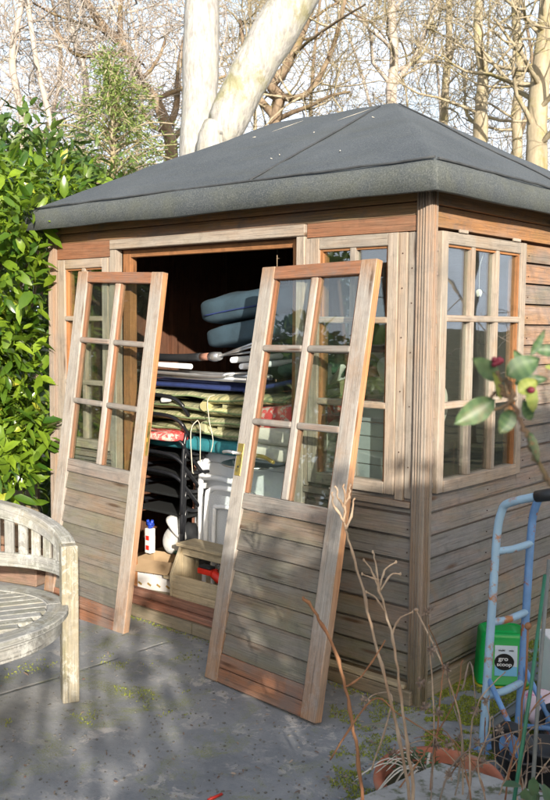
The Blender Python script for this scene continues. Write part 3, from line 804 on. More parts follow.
# steel rimmed tray on the table
mb = MB(); c = Vector((-1.18, .30, .835))
mb.lathe([(.0, 0), (.13, 0), (.17, .012), (.175, .02), (.168, .022), (.125, .008), (.0, .006)], c, 40)
T1(mb, 'metal_tray', 'steel', 'round dark-rimmed metal tray lying on the white table edge behind the brass lock', 'tray', off=c)
# cushions (bottom to top)
def cushion(c, size, mat, label, seed, rot=0, tilt=0, puff=.45, p=6, wob=.05, sag=0, name='cushion', cat='cushion', group=None, rx=0):
    mb = MB(); mb.pillow(Vector(c), size, rot, tilt, n=16, p=p, wob=wob, puff=puff, seed=seed, sag=sag, rx=rx)
    return T1(mb, name, mat, label, cat, group, off=Vector(c)-Vector((0, 0, size[2]/2)))
cushion((-1.66, .48, .915), (.95, .46, .085), 'teal', 'flat teal cushion at the bottom left of the pile, above the chairs', 1)
cushion((-1.17, .42, .925), (.50, .44, .085), 'teal', 'brighter teal cushion under the tied striped cushion, beside the door stile', 2)
# folded striped cushions: two layers joined by a round fold
def folded(x0, x1, y0, y1, z, t, mat, label, seed, fold_right=True, tilt=0):
    root_c = Vector(((x0+x1)/2, (y0+y1)/2, z))
    mb = MB(); R = Matrix.Translation(root_c) @ Matrix.Rotation(tilt, 4, 'Y')
    # closed profile in x,z : a U of thickness t
    L = (x1-x0)/2; prof = []; s = 1 if fold_right else -1; n = 10
    o = [(x_, 0, t/2) for x_ in np.linspace(-L, L-t*1.2, 9)]+[(L-t+t*sin(a), t-t*cos(a), t-t*cos(a)*.5) for a in np.linspace(0, pi, n)]+[(x_, 2*t, 1.5*t) for x_ in np.linspace(L-t*1.2, -L, 9)]
    g = .004
    i_ = [(-L, t+g, 1.5*t), (0, t+g, 1.5*t)]+[(L-t*.9+g*sin(a), t+g*cos(a), t+cos(a)*t*.5) for a in np.linspace(0, pi, 5)]+[(0, t-g, t/2), (-L, t-g, t/2)]
    loop = o+i_; m = len(loop); ny = 22; b = len(mb.V)
    for j in range(ny+1):
        v = sin(pi/2*(2*j/ny-1)); y = (y1-y0)/2*v; e = max(.04, sqrt(max(0, 1-abs(v)**5)))
        for (x, zz, md) in loop:
            tuft = .012*max(0, sin(x*17+seed))**6*(1 if zz > 1.5*t else (-1 if zz < .5*t else 0))*e
            w = mnoise.noise(Vector((x*6+seed, y*6, zz*10)))*.012
            q = R @ Vector((s*x, y, md+(zz-md)*e+w-tuft+mnoise.noise(Vector((x*2.4, seed, 0)))*.012)); mb.V.append(tuple(q))
    per = [0]
    for k in range(1, m): per.append(per[-1]+math.dist(loop[k][:2], loop[k-1][:2]))
    for j in range(ny):
        va, vb = sin(pi/2*(2*j/ny-1)), sin(pi/2*(2*j/ny+2/ny-1))
        for k in range(m):
            k2 = (k+1) % m; A = b+j*m; y_a = (y1-y0)/2*va; y_b = (y1-y0)/2*vb; p2 = per[k2] if k2 else per[k]
            mb.face((A+k, A+k2, A+m+k2, A+m+k), [(y_a, per[k]), (y_a, p2), (y_b, p2), (y_b, per[k])], .5, 0, True)
    mb.face([b+k for k in range(m)]); mb.face([b+ny*m+k for k in range(m)][::-1])
    # piping along the front edge of both layers
    pm = MB()
    for zm in (t*.5, t*1.5):
        for yy in (y0-root_c.y-.002,):
            pm.tube([R @ Vector((s*x_, yy, zm+mnoise.noise(Vector((x_*2.4, seed, 0)))*.012+mnoise.noise(Vector((x_*6+seed, yy*6, zm*10)))*.012)) for x_ in np.linspace(-L, L-t*.7, 22)], .0045, 6)
    oo = T1(mb, 'striped_cushion', mat, label, 'cushion', 'folded striped lounger cushions', off=root_c)
    pm.build('piping', 'pipe', oo, off=root_c)
    return oo
folded(-2.02, -1.34, .24, .72, .968, .062, 'str_beige', 'folded beige striped cushion at the lower left of the pile, over the teal one', 3)
folded(-1.50, -.94, .20, .66, .965, .060, 'str_green', 'folded green striped cushion tied with string, carrying a white paper label', 4, False)
folded(-2.02, -1.28, .21, .70, 1.096, .056, 'str_green', 'folded green striped cushion with small white tag, top left of the striped ones', 6)
folded(-1.46, -.86, .18, .68, 1.092, .060, 'str_gold', 'folded green and gold cushion with rounded fold facing left, beneath the navy mat', 7, False, -.06)
folded(-.98, -.50, .20, .60, 1.17, .05, 'str_gold', 'gold striped cushion sloping up behind the upper glass of the right door', 8, True, -.30)
cushion((-1.60, .45, 1.238), (.92, .50, .034), 'navy', 'thin navy blue mat lying over the striped cushions', 9, wob=.12)
cushion((-.98, .42, 1.27), (.50, .44, .030), 'navy', 'thin navy blue mat sloping up behind the right door glass', 10, tilt=-.20, wob=.1)
# label papers + string
mb = MB(); mb.box((0, 0, 0), (.085, .002, .07), mtx=Matrix.Translation((-1.17, .185, 1.00)) @ Matrix.Rotation(.35, 4, 'Y')); T1(mb, 'paper_label', 'cardw', 'crumpled white paper label hanging on the tied green cushion', 'label')
mb = MB(); mb.pillow((-1.74, .19, 1.155), (.09, .01, .03), n=6, wob=.3); T1(mb, 'cloth_tag', 'cardw', 'small white cloth tag on the upper left striped cushion', 'label')
mb = MB()
mb.tube(smooth_path([(-1.42, .40, 1.18), (-1.40, .19, 1.19), (-1.39, .175, 1.08), (-1.37, .185, .97), (-1.39, .19, .90)]), .0022, 6)
mb.tube(smooth_path([(-1.50, .20, 1.06), (-1.53, .18, 1.00), (-1.53, .19, .80), (-1.50, .17, .78)]), .0025, 6); mb.tube(smooth_path([(-1.50, .20, 1.06), (-1.46, .18, 1.02), (-1.47, .19, .84)]), .0022, 6)
T1(mb, 'string', 'string', 'pale string tied around the striped cushions', 'string')
# poles & frames
mb = MB()
for (y, z, x0, x1) in ((.20, 1.285, -2.05, -1.12), (.26, 1.300, -1.9, -1.02)): mb.tube([(x0, y, z), (x1, y-.02, z+.005)], .014, 10)
mb.tube(smooth_path([(-2.0, .17, 1.305), (-1.35, .16, 1.30), (-1.25, .17, 1.315), (-1.15, .28, 1.32)]), .010, 8)
T1(mb, 'lounger_frame', 'steel', 'tubular metal lounger frame lying on the navy mat', 'frame')
mb = MB(); mb.tube([(-2.05, .19, 1.345), (-1.50, .15, 1.345)], .014, 10); T1(mb, 'white_pole', 'white', 'short white pole on top of the cushion pile', 'pole')
ps = thing('parasol', (-1.75, .25, 1.375), 'folded parasol with black cover, wooden collar and steel tip on the cushion pile', 'parasol')
def loc(p, o): return tuple(Vector(p)-Vector(o))
o_ = (-1.75, .25, 1.375)
mb = MB(); mb.tube([loc(p, o_) for p in smooth_path([(-2.1, .3, 1.38), (-1.75, .25, 1.38), (-1.46, .19, 1.395)])], .022, 10); mb.build('cover', 'blackp', ps)
mb = MB(); mb.tube([loc((-1.46, .19, 1.395), o_), loc((-1.385, .18, 1.40), o_)], .020, 10); mb.build('collar', 'sill', ps)
mb = MB(); mb.tube([loc((-1.385, .18, 1.40), o_), loc((-1.34, .17, 1.40), o_), loc((-1.30, .165, 1.405), o_)], [.022, .026, .020], 10); mb.tube([loc((-1.30, .165, 1.405), o_), loc((-1.0, .14, 1.49), o_)], .007, 8); mb.tube([loc((-1.32, .165, 1.40), o_), loc((-1.0, .13, 1.47), o_)], .005, 8)
mb.tube([loc((-1.28, .16, 1.41), o_), loc((-1.02, .2, 1.44), o_)], .006, 8); mb.build('ferrule', 'steel', ps)
for (px, py, lb) in ((232, 360, 'left'), (241, 366.5, 'right')):
    q = hit(px, py, 1, .14); mb = MB(); mb.tube([q, q+Vector((.0, .02, 0)), q+Vector((.15, .45, .03))], [.014, .016, .015], 14)
    T1(mb, 'pole', 'white', 'white capped pole end, %s of the two showing beside the right door' % lb, 'pole')
# green cloth and blue rolls
cushion((-1.16, .62, 1.40), (.52, .46, .20), 'greenc', 'dark green cloth heap under the blue cushions', 11, p=2.5, puff=.8, wob=.14, name='cloth_heap', cat='cloth', tilt=-.15)
cushion((-.86, .42, 1.345), (.44, .3, .09), 'greenc', 'dark green folded cloth seen through the right door', 12, p=3, puff=.7, wob=.14, name='folded_cloth', cat='cloth')
cushion((-1.20, .42, 1.535), (.66, .36, .115), 'blue', 'dusty blue cushion, lower of the two on top of the pile', 13, tilt=-.16, puff=.42, wob=.06, p=5)
cushion((-1.25, .42, 1.665), (.68, .36, .15), 'blue', 'dusty blue cushion, upper and plumper of the two on the pile', 14, tilt=-.12, puff=.45, wob=.06, p=5)
# right hand pile behind the door glass
cushion((-.85, .30, 1.125), (.46, .34, .13), 'redc', 'red patterned cushion behind the middle glass of the right door', 15, tilt=-.12)
cushion((-.84, .29, 1.03), (.46, .34, .10), 'cream', 'cream cushion just below the red patterned one', 16)
cushion((-.88, .29, .945), (.44, .34, .09), 'cream', 'cream cushion lowest in the right pile above the white table', 17)
stand = MB()
for i in range(5): stand.box((-.60, .32, .12+i*.17), (-.16, .56, .12+i*.17+.02))
for x in (-.60, -.18):
    for y in (.32, .54): stand.box((x, y, .12), (x+.02, y+.02, 1.04))
st_ = T1(stand, 'wooden_shelf', 'dark_in', 'small wooden shelf unit inside behind the front window', 'shelf', off=(-.38, .44, .12))
cushion((-.56, .34, 1.185), (.30, .24, .07), 'redc', 'small red cushion under the white dove ornament', 18)
cushion((-.50, .33, 1.09), (.38, .26, .08), 'cream', 'cream cushion beneath the small red cushion', 19)
# dove ornament
dv = hit(336, 392, 1, .26); dv.z = 1.222
mb = MB()
mb.lathe([(.0, 0), (.035, 0), (.058, .02), (.066, .05), (.058, .08), (.035, .098), (.012, .104), (0, .105)], dv, 24, sx=1.15, sy=.75, rot=.3)
mb.tube(smooth_path([dv+Vector((-.035, 0, .07)), dv+Vector((-.052, -.005, .11)), dv+Vector((-.05, -.008, .145)), dv+Vector((-.045, -.01, .16))]), [.030]*6+[.024]*6+[.022]*6+[.006], 12)
mb.tube([dv+Vector((-.062, -.012, .142)), dv+Vector((-.092, -.016, .135))], [.009, .002], 8)
for s in (-1, 1):
    mb.tube(smooth_path([dv+Vector((.01, .03*s, .08)), dv+Vector((.045, .045*s, .12)), dv+Vector((.075, .04*s, .165))]), [.022]*6+[.018]*6+[.004], 10, sy=.4)
mb.tube([dv+Vector((.05, 0, .06)), dv+Vector((.10, .0, .085))], [.026, .012], 10, sy=.4)
T1(mb, 'dove_ornament', 'ceram', 'white ceramic dove ornament on a red cushion behind the right door glass', 'ornament', off=dv)
# grey painted slatted panel with curved top behind front window
pn = thing('slatted_panel', (-.36, .10, .84), 'pale blue-grey slatted panel with a curved top behind the front window', 'panel')
mb = MB()
def gtop(x): return .33+.02*sin(x*9)+.10*(x-.05)
for i in range(6):
    z0 = .0+i*.062; h0 = z0+.058
    mb.box((-.10, .0, z0), (.26, .014, h0))
mb.build('slats', 'grey_paint', pn, bevel=.002)
mb = MB(); mb.tube(smooth_path([(-.10, .007, .37), (.05, .007, .385), (.15, .007, .40), (.26, .007, .395)]), .013, 8); mb.build('top_edge', 'grey_paint', pn)
for x in (-.08, .24):
    mb = MB(); mb.box((x-.015, .015, -.72), (x+.015, .04, .35)); mb.build('leg', 'grey_paint', pn)
cushion((-.22, .22, 1.36), (.22, .18, .16), 'bag', 'crumpled white bag behind the front window, above the grey panel', 21, p=2.4, puff=1, wob=.3, name='plastic_bag', cat='bag')
cushion((-.26, .36, 1.18), (.3, .22, .22), 'cream', 'pale cushion behind the white bag in the front window', 22, p=3, puff=.7, wob=.2)

mb = MB()
for (x, z) in ((-1.02, 1.625), ): mb.tube(smooth_path([(-1.50, .245, 1.61), (-1.25, .238, 1.645), (-1.0, .242, 1.675)]), .004, 6)
T1(mb, 'cord', 'navy', 'dark cord along the front edge of the upper blue cushion', 'cord')
# tool box
tb = thing('tool_box', (-1.55, .046, .101), 'open wooden tool box with a plank handle on the threshold', 'tool box')
w, d, h = .46, .24, .155
mb = MB(); mb.box((.018, 0, .0), (w-.018, .016, .078)); mb.box((.018, 0, .080), (w-.018, .016, h)); mb.build('front_panel', 'pine', tb, bevel=.002)
mb = MB(); mb.box((.018, d-.016, .0), (w-.018, d, h)); mb.build('back_panel', 'pine', tb, bevel=.002)
for x in (0, w-.018):
    mb = MB(); b = 0
    P = [(0, 0), (d, 0), (d, h), (d*.72, .29), (d*.28, .29), (0, h)]
    for xx in (x, x+.018):
        for (yy, zz) in P: mb.V.append((xx, yy, zz))
    mb.face((0, 1, 2, 3, 4, 5)[::-1], [(p[1], p[0]) for p in P][::-1]); mb.face([6+i for i in range(6)], [(p[1], p[0]) for p in P])
    for i in range(6):
        j = (i+1) % 6; mb.face((i, j, 6+j, 6+i), [(0, 0), (.1, 0), (.1, .02), (0, .02)])
    mb.build('end_panel', 'pine', tb, bevel=.002)
mb = MB(); mb.box((-.01, d*.22, .291), (w+.01, d*.80, .309)); mb.build('top_plank', 'pine', tb, bevel=.003)
mb = MB(); mb.box((.018, d*.30, .245), (w-.018, d*.42, .288)); mb.build('handle_rail', 'pine', tb, bevel=.003)
mb = MB(); mb.box((.02, .018, .0), (w-.02, d-.018, .012)); mb.build('base', 'pine', tb)
mb = MB(); o = Vector((-1.36, .14, .27))
mb.box((-.05, -.03, 0), (.05, .03, .03), mtx=Matrix.Translation(o)); mb.box((-.045, -.025, .03), (.04, .02, .045), mtx=Matrix.Translation(o), mi=1); mb.tube([o+Vector((.04, 0, .01)), o+Vector((.10, .0, -.02))], .024, 12)
T1(mb, 'power_tool', ['red', 'blackp'], 'red and black power tool lying in the wooden tool box', 'tool', off=o, bevel=.006, seg=2)
mb = MB(); o = Vector((-1.22, .13, .262)); mb.tube([o, o+Vector((.03, 0, .004)), o+Vector((.09, .02, .0))], [.012, .02, .014], 10); T1(mb, 'clamp', 'blackp', 'black clamp beside the red power tool', 'tool')
mb = MB(); o = Vector((-1.24, .17, .15)); mb.lathe([(0, 0), (.022, 0), (.022, .13), (.012, .15), (.012, .175), (0, .176)], o, 16); T1(mb, 'small_bottle', 'white', 'small white bottle standing at the right end of the tool box', 'bottle', off=o)
# cardboard box
cb = thing('cardboard_box', (-1.90, .10, .101), 'open printed cardboard box on the threshold left of the tool box', 'box'); cb.rotation_euler.z = .28
w, d, h = .27, .2, .165
mb = MB()
for (lo, hi) in (((0, 0, 0), (w, .004, h)), ((0, d-.004, 0), (w, d, h)), ((0, .005, 0), (.004, d-.005, h)), ((w-.004, .005, 0), (w, d-.005, h)), ((.005, .005, 0), (w-.005, d-.005, .004))): mb.box(lo, hi)
mb.box((.0, -.0012, 0), (w, -.0002, h), mi=1); mb.box((w+.0001, 0, 0), (w+.0004, d, h), mi=1)
bx = mb.build('walls', ['card', 'cardw'], cb)
mb = MB()
for i in range(4):
    for j in range(2):
        x = .025+i*.06+.02*j; z = .03+j*.07; mb.box((x, -.0025, z), (x+.026, -.0005, z+.011), mtx=Matrix.Translation((x, 0, z)) @ Matrix.Rotation(.5, 4, 'Y') @ Matrix.Translation((-x, 0, -z)))
for i in range(3):
    y = .03+i*.06; mb.box((w+.0005, y, .02), (w+.0025, y+.03, .035)); mb.box((w+.0005, y, .055), (w+.0025, y+.045, .085))
mb.build('print', 'print', bx)
mb = MB(); mb.box((0, -.10, 0), (w, 0, .003), mtx=Matrix.Translation((0, 0, h)) @ Matrix.Rotation(.45, 4, 'X')); mb.box((0, 0, 0), (.10, d, .003), mtx=Matrix.Translation((w, 0, h)) @ Matrix.Rotation(.5, 4, 'Y')); mb.build('flap', 'card', cb)
# spray pack with blue head
q = Vector((-1.87, .19, .285)); sp = thing('spray_pack', q, 'white printed pack with a blue top standing in the cardboard box', 'pack')
mb = MB(); mb.box((-.022, -.02, .0), (.022, .02, .14)); mb.build('pack', 'cardw', sp, bevel=.003)
mb = MB(); mb.box((-.012, -.0225, .02), (.014, -.0205, .045)); mb.box((-.012, -.0225, .075), (.014, -.0205, .10)); mb.build('print', 'red', sp)
mb = MB(); mb.tube([(-.02, 0, .165), (.02, 0, .160)], .014, 10); mb.tube([(0, 0, .14), (0, 0, .165)], .012, 10); mb.tube([(-.02, 0, .185), (-.012, 0, .16)], [.008, .012], 8); mb.tube([(.02, 0, .188), (.012, 0, .16)], [.008, .012], 8); mb.build('cap', 'bluep', sp)
# white rag + dark bag
mb = MB(); mb.pillow((-1.78, .30, .35), (.17, .14, .17), n=14, p=2.4, puff=1.1, wob=.5, seed=31); mb.pillow((-1.72, .27, .42), (.17, .10, .06), n=12, p=2.2, puff=1, wob=.5, seed=33, tilt=.5)
T1(mb, 'plastic_bag', 'bag', 'crumpled white bag behind the cardboard box', 'bag', off=(-1.78, .30, .27))
mb = MB(); mb.pillow((-1.64, .38, .28), (.40, .26, .20), n=14, p=2.6, puff=.9, wob=.4, seed=35); T1(mb, 'dark_bag', 'blackp', 'dark glossy bag and straps on the floor left of the tool box', 'bag', off=(-1.62, .36, .18))
mb = MB(); mb.tube(smooth_path([(-1.72, .24, .30), (-1.66, .20, .32), (-1.60, .20, .30), (-1.58, .22, .26)]), .010, 8); mb.tube([(-1.69, .2, .24), (-1.60, .18, .25)], .022, 10); T1(mb, 'green_strap', 'greenc', 'dark green strap lying across the dark bag', 'strap')
mb = MB(); mb.box((-1.62, .20, .12), (-1.59, .55, .145), mtx=None); mb.box((-1.66, .1, .2), (-1.46, .14, .22)); T1(mb, 'offcut', 'pine', 'timber offcut lying by the tool box', 'timber')

# ------------------------------------------------------------------ trees
def tree_grow(mb, tw, p, d, r, L, lvl, maxl, spread=.75, upb=.15, kids=5, seed=0, minr=.004, wander=.22):
    n = max(3, int(4+L*2) if lvl == 0 else 4)
    pts = [p]; rr = [r]; dd = d.normalized(); q = p.copy()
    for i in range(n):
        dd = (dd+Vector((random.gauss(0, wander), random.gauss(0, wander), random.gauss(0, wander)+upb*.4))).normalized()
        q = q+dd*(L/n); pts.append(q.copy()); rr.append(max(minr, r*(1-.62*(i+1)/n)))
    sides = 8 if r > .05 else (5 if r > .02 else 3)
    (mb if lvl <= 1 else tw).tube(pts, rr, sides, cap=False)
    if lvl >= maxl: return
    for _ in range(kids):
        t = random.uniform(.25, 1)*n; i = min(int(t), n-1); base = pts[i].lerp(pts[i+1], t-i)
        ax_ = (pts[i+1]-pts[i]).normalized(); o = Vector((random.gauss(0, 1), random.gauss(0, 1), random.gauss(0, 1))); o = (o-ax_*o.dot(ax_)).normalized()
        nd = (ax_*(1-spread*.6)+o*spread+Vector((0, 0, upb))).normalized()
        tree_grow(mb, tw, base, nd, max(minr, rr[i]*random.uniform(.4, .62)), L*random.uniform(.45, .68), lvl+1, maxl, spread, upb, kids, minr=minr, wander=wander*1.1)

def hero_tree(name, label, pxpts, widths, depth, mat, twmat=None, branches=10, blen=1.6, brad=.35, group=None, maxl=2, kids=5, minr=.005, root_down=True, upb=.15, extra=()):
    P = [at(x, y, depth*(1+.0*i)) for i, (x, y) in enumerate(pxpts)]
    rad = [w/FPX*depth/2 for w in widths]
    if root_down:
        P = [Vector((P[0].x, P[0].y, -.05))]+P; rad = [rad[0]*1.25]+rad
    base = P[0]
    t = thing(name, base, label, 'tree', group)
    mb = MB(); tw = MB()
    sp = smooth_path(P, 6); rs = []; wv = random.random()*9
    for i in range(len(P)-1):
        for j in range(6): rs.append(rad[i]+(rad[i+1]-rad[i])*j/6)
    rs.append(rad[-1]); rs = [q*(1+.10*mnoise.noise(Vector((i*.6, wv, 0)))) for i, q in enumerate(rs)]; mb.tube(sp, rs, 16)
    for (pp, ww) in extra:
        PP = smooth_path([at(x, y, depth+dz) for (x, y, dz) in pp], 5); r0, r1 = ww[0]/FPX*depth/2, ww[1]/FPX*depth/2
        mb.tube(PP, [r0+(r1-r0)*i/(len(PP)-1) for i in range(len(PP))], 8)
        for _ in range(int(len(PP)*.8)):
            i = random.randrange(2, len(PP)); ax_ = (PP[i]-PP[i-1]).normalized(); o = Vector((random.gauss(0, 1), random.gauss(0, 1), random.gauss(0, 1))).normalized()
            tree_grow(tw, tw, PP[i], (ax_*.3+o), max(minr*1.5, r1*.6), blen*.7, 1, 3, kids=kids, minr=minr, upb=upb)
    lo = 7 if root_down else 2
    for _ in range(branches):
        i = random.randrange(lo, len(sp)); ax_ = (sp[i]-sp[i-1]).normalized(); o = Vector((random.gauss(0, 1), random.gauss(0, 1), random.gauss(0, .6))).normalized()
        tree_grow(mb, tw, sp[i], (ax_*.35+o*.9), max(minr, rs[i]*brad), blen*random.uniform(.6, 1.2), 1, 1+maxl, kids=kids, minr=minr, upb=upb)
    mb.build('trunk', mat, t, off=base)
    if tw.V: tw.build('twigs', twmat or mat, t, off=base)
    return t
random.seed(21)
hero_tree('pale_tree', 'thick straight pale-barked trunk rising behind the left half of the roof', [(198, 170), (200, 90), (202, 0), (204, -140)], [38, 36, 36, 32], 9.5, 'bark_white', 'bark_tan', 0, 1.0, .12, maxl=2)
hero_tree('pale_tree', 'pale-barked trunk leaning to the right beside the straight pale trunk', [(212, 172), (224, 130), (250, 75), (285, 15), (335, -70)], [32, 38, 44, 46, 42], 9.1, 'bark_whitem', 'bark_tan', 0, 1.0, .12, maxl=2)
hero_tree('crooked_tree', 'crooked tan-barked tree with a bent limb left of the pale trunks', [(172, 175), (166, 128), (155, 100), (134, 72), (128, 50), (104, 28), (80, -10), (60, -60)], [13, 12, 11, 10, 10, 9, 8, 5], 13, 'bark_dk', 'bark_pale', 10, 1.6, .5, kids=4,
          extra=[([(130, 56, 0), (110, 54, -.2), (88, 56, -.4), (72, 52, -.6), (56, 30, -.7)], (7, 3)), ([(122, 45, 0), (120, 20, .3), (122, -10, .5)], (7, 5)), ([(166, 130, 0), (176, 108, .2), (180, 60, .5), (190, 20, .8)], (8, 4))])
hero_tree('crooked_tree', 'brown twisted tree standing right of the leaning pale trunk', [(276, 150), (274, 124), (280, 98), (272, 86), (284, 70), (300, 40), (318, -10)], [12, 11, 11, 11, 9, 7, 6], 14, 'bark_dk', 'bark_tan', 8, 1.8, .5, kids=4,
          extra=[([(274, 116, 0), (262, 102, .2), (252, 88, .3), (246, 60, .6), (240, 20, .9)], (9, 4)), ([(280, 96, 0), (296, 98, -.2), (312, 88, -.3), (332, 50, -.5), (345, 0, -.8)], (8, 4))])
hero_tree('straight_tree', 'pale straight tree rising just behind the roof peak', [(391, 118), (391, 90), (394, 60), (391, 0), (388, -90)], [11, 11, 9, 8, 6], 16, 'bark_pale', 'bark_tan', 12, 1.9, .45, kids=4,
          extra=[([(392, 88, 0), (402, 74, .1), (416, 55, .3), (430, 20, .4), (446, -20, .6)], (6, 4))])
rt = [(447, [(444, 130), (446, 80), (449, 40), (448, -60)], [8, 8, 7, 5], 17, 'slim pale tree right of the roof peak'),
      (482, [(480, 150), (481, 110), (483, 70), (478, 30), (484, -60)], [15, 13, 11, 9, 7], 15, 'medium tan trunk with side limbs behind the right roof slope'),
      (517, [(517, 165), (516, 120), (520, 70), (516, 20), (514, -60)], [10, 10, 9, 9, 7], 16, 'slender tan trunk left of the thick far-right trunk'),
      (541, [(536, 185), (537, 120), (541, 70), (546, 20), (552, -60)], [22, 20, 19, 16, 14], 14, 'thick tan trunk at the far right edge behind the roof')]
for (x, pp, ww, dep, lb) in rt:
    hero_tree('bare_tree', lb, pp, ww, dep, 'bark_tan', 'bark_tan', 12, 1.7, .3, kids=4)
lf = [([(20, 190), (24, 130), (12, 60), (22, 0), (30, -70)], [9, 8, 7, 6, 5], 12, 'pale thin-stemmed bare tree at the far left above the laurel'),
      ([(62, 190), (50, 120), (38, 70), (30, 20), (20, -50)], [6, 6, 5, 5, 4], 11, 'slim bare sapling leaning left above the laurel'),
      ([(84, 190), (80, 130), (86, 80), (70, 20), (60, -60)], [8, 7, 6, 6, 5], 14, 'bare tree behind the conifer on its left')]
for (pp, ww, dep, lb) in lf:
    hero_tree('bare_tree', lb, pp, ww, dep, 'bark_pale', 'bark_pale', 14, 1.5, .36, kids=5)
# slender bare trees making the tangle beyond
random.seed(5)
proto = []
for v in range(4):
    t = thing('bare_tree', (0, 0, 0), 'x', 'tree', 'slender bare trees of the wood beyond'); mb = MB(); tw = MB()
    pts = smooth_path([(0, 0, -.1), (.1, 0, 2), (random.uniform(-.4, .4), .2, 4), (random.uniform(-.6, .6), .2, 6.5), (random.uniform(-.9, .9), 0, 9.5)], 5)
    rs = [.085*(1-.75*i/(len(pts)-1)) for i in range(len(pts))]; mb.tube(pts, rs, 8)
    for _ in range(24):
        i = random.randrange(6, len(pts)); o = Vector((random.gauss(0, 1), random.gauss(0, 1), random.gauss(0, .5))).normalized()
        tree_grow(mb, tw, pts[i], o+Vector((0, 0, .5)), rs[i]*.33, random.uniform(1.6, 3), 1, 3, kids=5, minr=.006, upb=.12)
    mb.build('trunk', ('bark_tan', 'bark_dk', 'bark_pale', 'bark_pale')[v], t); tw.build('twigs', ('bark_tan', 'bark_tan', 'bark_pale', 'bark_pale')[v], t)
    proto.append(t)
k = 0
for (px, dep) in ((-20, 17), (35, 20), (100, 19), (140, 22), (245, 20), (320, 19), (360, 21), (425, 20), (462, 22), (500, 19), (570, 20)):
    o = proto[k % 4] if k < 4 else copy_tree(proto[k % 4])
    q = at(px, 335, dep); o.location = (q.x, q.y, 0); o.rotation_euler.z = random.uniform(0, 6.28); s = random.uniform(.9, 1.15); o.scale = (s, s, s)
    o['label'] = 'slender bare tree of the tangled wood on the left side behind the laurel' if px < 215 else 'slender bare tree of the tangled wood seen over the roof'
    o['group'] = 'slender bare trees of the wood on the left' if px < 215 else 'slender bare trees of the wood over the roof'
    k += 1

for (x, y) in ((5.6, 9.5), (4.2, 8.0), (7.5, 10.5), (6.6, 7.6)):
    o = copy_tree(proto[k % 4]); k += 1; o.location = (x, y, 0); o.rotation_euler.z = k
    o['label'] = 'slender bare tree right of the summerhouse, seen only mirrored in the side window'; o['group'] = 'slender bare trees mirrored in the side window'
# ------------------------------------------------------------------ leafy masses
def leafmass(mb, blobs, n, L, W, seed=0, outward=.7, toneshift=0, droop=.2, shell=.55):
    rs = np.random.RandomState(seed); B = np.array([b[:3] for b in blobs]); Rr = np.array([b[3:6] for b in blobs])
    vol = Rr.prod(axis=1)**.67; pick = rs.choice(len(blobs), n, p=vol/vol.sum())
    u = rs.normal(size=(n, 3)); u /= np.linalg.norm(u, axis=1, keepdims=True)
    rad = shell+(1-shell)*rs.rand(n)**.6+rs.normal(size=n)*.06
    P = B[pick]+u*Rr[pick]*rad[:, None]
    D = u*outward+rs.normal(size=(n, 3))*.6; D[:, 2] -= droop
    Nn = u+rs.normal(size=(n, 3))*.5+np.array([0, 0, .9])
    tn = np.clip(rs.rand(n)**1.25*.97+toneshift, 0, 1)
    l = L*(.5+.8*rs.rand(n)); mb.leaves(P, D, Nn, l, W*(.8+.4*rs.rand(n))*l/L, tones=tn)
def clumps(px0, px1, py0, py1, d0, d1, n, r, seed):
    rs = random.Random(seed); out = []
    for _ in range(n):
        p = at(rs.uniform(px0, px1), rs.uniform(py0, py1), rs.uniform(d0, d1)); k = rs.uniform(.7, 1.3)*r
        out.append((p.x, p.y, p.z, k, k, k*.85))
    return out
# near laurel
lb = clumps(-70, 16, 185, 480, 5.2, 5.9, 46, .24, 1)+clumps(-60, 62, 178, 215, 6.0, 6.8, 14, .26, 2)+clumps(5, 30, 215, 300, 5.15, 5.3, 7, .15, 3)+clumps(0, 26, 410, 480, 5.2, 5.5, 8, .18, 8)+clumps(-60, 5, 172, 205, 5.4, 6.2, 8, .20, 18)
base = at(-20, 400, 5.6); base.z = 0
t = thing('laurel_bush', base, 'glossy green laurel bush growing against the left corner of the summerhouse', 'bush')
mb = MB(); leafmass(mb, lb, 8600, .122, .048, 3, shell=.45); mb.build('foliage', 'laurel', t, off=base)
mb = MB()
for i in range(14):
    e = random.choice(lb); p = base+Vector((random.uniform(-.25, .25), random.uniform(-.25, .25), 0))
    mb.tube(smooth_path([p, p.lerp(Vector(e[:3]), .5)+Vector((0, 0, .2)), Vector(e[:3])]), [.022-.0013*j for j in range(13)], 7)
mb.build('stems', 'bark_dk', t, off=base)
lb = clumps(45, 105, 178, 208, 8.0, 9.5, 12, .34, 4)+clumps(-40, 60, 150, 230, 8.0, 9.5, 24, .5, 5)+clumps(20, 60, 240, 520, 7.0, 8.4, 24, .4, 6)
base = at(60, 300, 8.5); base.z = 0
t = thing('laurel_bush', base, 'duller green laurel thicket behind the left end of the roof', 'bush')
mb = MB(); leafmass(mb, lb, 7000, .14, .06, 6); mb.build('foliage', 'laurel_dk', t, off=base)
mb = MB()
for i in range(8): mb.tube(smooth_path([base, Vector(lb[i*3][:3])*.5+base*.5+Vector((.1, 0, .3)), Vector(lb[i*3][:3])]), .03, 6)
mb.build('stems', 'bark_dk', t, off=base)
